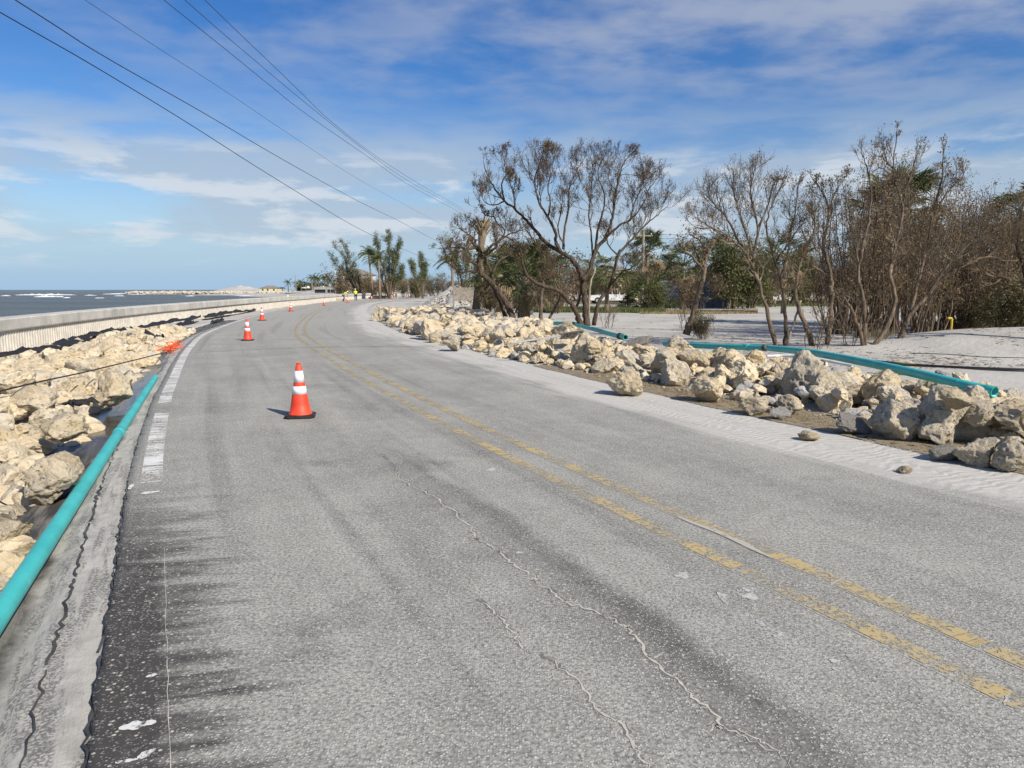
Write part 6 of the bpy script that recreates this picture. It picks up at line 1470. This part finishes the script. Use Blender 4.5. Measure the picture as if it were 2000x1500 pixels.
# ---- grass
def blades(name, n, sampler, h, mat, label, seed, lean=.4, w=.012):
    random.seed(seed); pts = [sampler() for _ in range(n)]; G = ground_z(np.array([p[0] for p in pts]), np.array([p[1] for p in pts])); V, F = [], []
    for (x, y), g0 in zip(pts, G):
        a = random.uniform(0, 6.28); hh = h * random.uniform(.5, 1.2); L_ = random.uniform(0, lean) * hh; k = len(V); wx, wy = math.cos(a) * w, math.sin(a) * w
        V += [(x - wx, y - wy, g0 - .01), (x + wx, y + wy, g0 - .01), (x + math.cos(a + 1.3) * L_, y + math.sin(a + 1.3) * L_, g0 + hh)]; F.append((k, k + 1, k + 2))
    o = obj(name, mesh(name, V, F, M[mat])); return tag(o, label, kind='stuff')
def verge():
    s = random.uniform(2.5, 13.5); t = 3.74 + abs(random.gauss(0, .32)) + .1 * mnoise.noise(Vector((s * 2, 0, 0))); q = road_pt(s, t); return q.x, q.y
blades('grass', 14000, verge, .045, 'grass_dry', 'short dry grass along the landward road edge', 71, 1.5, .005)
def strip_g():
    u = random.uniform(1040, 1300); y = random.uniform(51, 60); p = PX(u, 600, y); return p.x, y
blades('grass', 9000, strip_g, .34, 'grass_green', 'green grass strip across the sand lot', 72, .6, .03)
def strip_d():
    u = random.uniform(1250, 1480); y = random.uniform(49, 56) + max(0, (u - 1420) * .02); p = PX(u, 600, y); return p.x, y
blades('grass', 7000, strip_d, .16, 'grass_dry', 'straw-coloured dry grass along the lot', 73, .8, .03)
def strip_f():
    u = random.uniform(1400, 1720); y = random.uniform(72, 98); p = PX(u, 590, y); return p.x, y
blades('grass', 9000, strip_f, .25, 'grass_green', 'patchy grass beyond the lot', 74, .8, .05)
def dune_g():
    p = GR(random.gauss(1712, 14), random.gauss(680, 4)); return p.x, p.y
blades('grass', 500, dune_g, .22, 'grass_dry', 'tuft of dry grass at the foot of the thicket', 75, .8, .008)
# ================================================================ across the water: jetty, far shore, bridge
random.seed(91)
def far_sampler():
    f = random.random(); y = 640 - 170 * f; x = -342 + 245 * f ** .9; return x + random.gauss(0, 1.5), y + random.gauss(0, 3), 0, 0
V, F = [], []
for k in range(1500):
    x, y, _, _ = far_sampler(); v, f = random.choice(LOWV); r_ = random.uniform(.7, 1.6); z = SEA_Z + random.uniform(-.2, 1.9)
    i = len(V); V += [(x + q.x * r_, y + q.y * r_, z + q.z * r_ * .8) for q in v]; F += [tuple(j + i for j in q) for q in f]
o = obj('rock_jetty', mesh('rock_jetty', V, F, M['limestone_grey'])); tag(o, 'long low rock jetty reaching out into the sea below the sand hill', 'jetty', kind='stuff')
mound('sand_hill', PX(470, 560, 600).x, 600, 26, 22, 5.6, M['sand_ground'], 'bare sand hill standing on the far shore behind the jetty', 'sand hill', rough=.25, p=.9)
mound('sand_hill', PX(500, 560, 600).x + 14, 590, 40, 22, 2.6, M['sand_ground'], 'long low sand bank beside the bare sand hill', 'sand hill', rough=.25, p=.9)
mound('beach_bank', -105, 470, 48, 40, 2.3, M['sand_ground'], 'pale sandy bank under the far palms', 'sand bank', rough=.2, p=1.5)
# far palms, one mesh each for crown and trunk
pf = []
for (u, top, y) in ((563, 549, 560), (580, 551, 560), (588, 549, 555), (597, 551, 565), (606, 553, 560), (613, 552, 555), (625, 553, 560), (632, 553, 550), (552 + 0, 560, 560), (610, 541, 480), (617, 541, 470), (622, 543, 480), (634, 541, 470), (641, 540, 480), (645, 545, 470)):
    x = PX(u, 560, y).x; zt = PX(u, top, y).z; g0 = gz(x, y); H = max(1.5, zt - g0 - 1.0)
    if not pf: o = coco(40, (x, y, g0), H, 'x', 2.2, 0, 14, -.25)
    else: o = copy_tree(pf[0]); o.location = (x, y, g0)
    o.scale = (1, 1, H / (pf[0]['H'] if pf else H)) if pf else (1, 1, 1)
    if not pf: o['H'] = H
    pf.append(o); tag(o, 'distant palm on the far shore beyond the jetty', 'palm', 'palms on the far shore')
pg = shrub(700, (0, 0, 0), 4.5, 8, 3.5, .1, 1.6, 'x', leaf='leaf_green', nl=1600, ls=.6, clump=.6, name='far_bush', kids=5, maxl=2, leafname='foliage'); first = True
for (u, y, s_) in ((585, 575, 1.1), (595, 570, 1.2), (607, 575, 1.0), (620, 570, 1.1), (632, 565, 1.1), (645, 490, .9), (653, 480, 1.0), (660, 470, 1.1), (668, 465, 1.1), (676, 460, 1.1)):
    o = pg if first else copy_tree(pg); first = False; x = PX(u, 560, y).x; o.location = (x, y, gz(x, y)); o.scale = (s_,) * 3; tag(o, 'distant green bush on the far shore behind the jetty', 'bush', 'bushes on the far shore')
# yellow cottage, white house
M['cream_wall'] = simple('cream_wall', (0.62, 0.55, 0.33), 0.8, 0.1, 1.0); M['roof_grey'] = simple('roof_grey', (0.22, 0.20, 0.18), 0.8, 0.2, 1.0); M['white_wall'] = simple('white_wall', (0.66, 0.65, 0.62), 0.8, 0.1, 1.0)
def house(x, y, w, d_, h, rh, wall_m, label, rz=0.0, storeys=1):
    z0 = gz(x, y); root = empty('house', (x, y, z0), rz); k = MB(); k.box((0, 0, h / 2 - .3), (w, d_, h + .6)); k.build('wall', M[wall_m], root)
    k = MB(); e = .5; k.add([(-w / 2 - e, -d_ / 2 - e, h + .003), (w / 2 + e, -d_ / 2 - e, h + .003), (w / 2 + e, d_ / 2 + e, h + .003), (-w / 2 - e, d_ / 2 + e, h + .003), (-w / 2 + d_ / 2, 0, h + rh), (w / 2 - d_ / 2, 0, h + rh)], [(0, 1, 5, 4), (1, 2, 5), (2, 3, 4, 5), (3, 0, 4), (3, 2, 1, 0)]); k.build('roof', M['roof_grey'], root)
    for s_ in range(storeys):
        for q in (-.33, -.05, .3): k = MB(); k.box((q * w, -d_ / 2 - .01, h / storeys * (s_ + .55)), (w * .1, .06, h / storeys * .42)); k.build('window', M['glass'], root)
    return tag(root, label, 'house')
house(PX(528, 560, 570).x, 570, 14, 9, 3.0, 2.0, 'cream_wall', 'low cream cottage between the sand hill and far palms')
house(PX(700, 560, 235).x, 235, 11, 9, 6.4, 2.0, 'white_wall', 'white two-storey house behind the casuarinas', .2, 2)
house(PX(778, 560, 230).x, 230, 12, 9, 3.6, 2.2, 'white_wall', 'white bungalow glimpsed above the brush at the bend', -.1)
house(PX(1187, 560, 118).x, 118, 9, 8, 4.2, 1.8, 'cream_wall', 'pale yellow house glimpsed through the wide bare tree', 0)
house(PX(1497, 560, 120).x, 120, 6, 6, 2.6, 1.2, 'white_wall', 'small white building behind the pale bare tree', 0)
# bridge with dark underside
bx0, bx1, by = PX(634, 560, 330).x, PX(700, 560, 330).x, 330.0
br = empty('road_bridge', ((bx0 + bx1) / 2, by, -.5)); Lb = bx1 - bx0 + 8; M['bridge_conc'] = simple('bridge_concrete', (0.30, 0.29, 0.26), 0.9, 0.2, 1.0)
k = MB(); k.box((0, 0, 2.6), (Lb, 9, .7)); k.build('deck', M['bridge_conc'], br)
k = MB(); k.box((0, 0, 1.5), (Lb - 1, 8, 1.5)); k.build('dark_underside', M['rubber'], br)  # near-black block that makes the underside of the deck dark
for q in (-.25, .12, .42): k = MB(); k.box((q * Lb, -4.3, .4), (.8, .8, 3.6)); k.build('pier', M['bridge_conc'], br)
k = MB(); k.box((0, -4.3, 3.3), (Lb, .25, .5)); k.build('parapet', M['bridge_conc'], br)
tag(br, 'low concrete bridge with dark underside across the inlet', 'bridge')
# far poles, cars, stop sign
for (u, vt, y, r_, lab, arm) in ((578, 538, 540, .3, 'distant twin-armed utility pole among far palms', 5.0), (609.5, 540, 470, .35, 'distant stout wooden pole beside the far palms', 0), (655, 517, 250, .22, 'white lamp-like pole beyond the bridge', 0)):
    x = PX(u, 560, y).x; pole('utility_pole', (x, y, gz(x, y)), (x, y, PX(u, vt, y).z), r_, lab, 'white_pvc' if u > 650 else 'wood_grey', arm)
for i, (u, lab) in enumerate(((597, 'distant white van parked beneath the far palms'), (618, 'distant dark car parked on the far bank'), (626, 'distant white car parked on the far bank by the bridge'))):
    x = PX(u, 560, 440).x; pickup((x, 440, gz(x, 440) + (2.2 if True else 0)), R(170 + 20 * i), lab, True, 'car_white' if i != 1 else 'navy_cloth', 'car')
x = PX(645, 556, 300).x; ss_ = empty('round_sign', (x, 300, 0)); k = MB(); k.tube([(0, 0, -.3), (0, 0, 3.6)], .06, 6); k.build('post', M['galv'], ss_); k = MB(); k.tube([(0, -.1, 3.7), (0, -.06, 3.7)], .6, 8); k.build('sign_plate', M['sign_white'], ss_); tag(ss_, 'small pale eight-sided sign on a post near the bridge', 'sign')
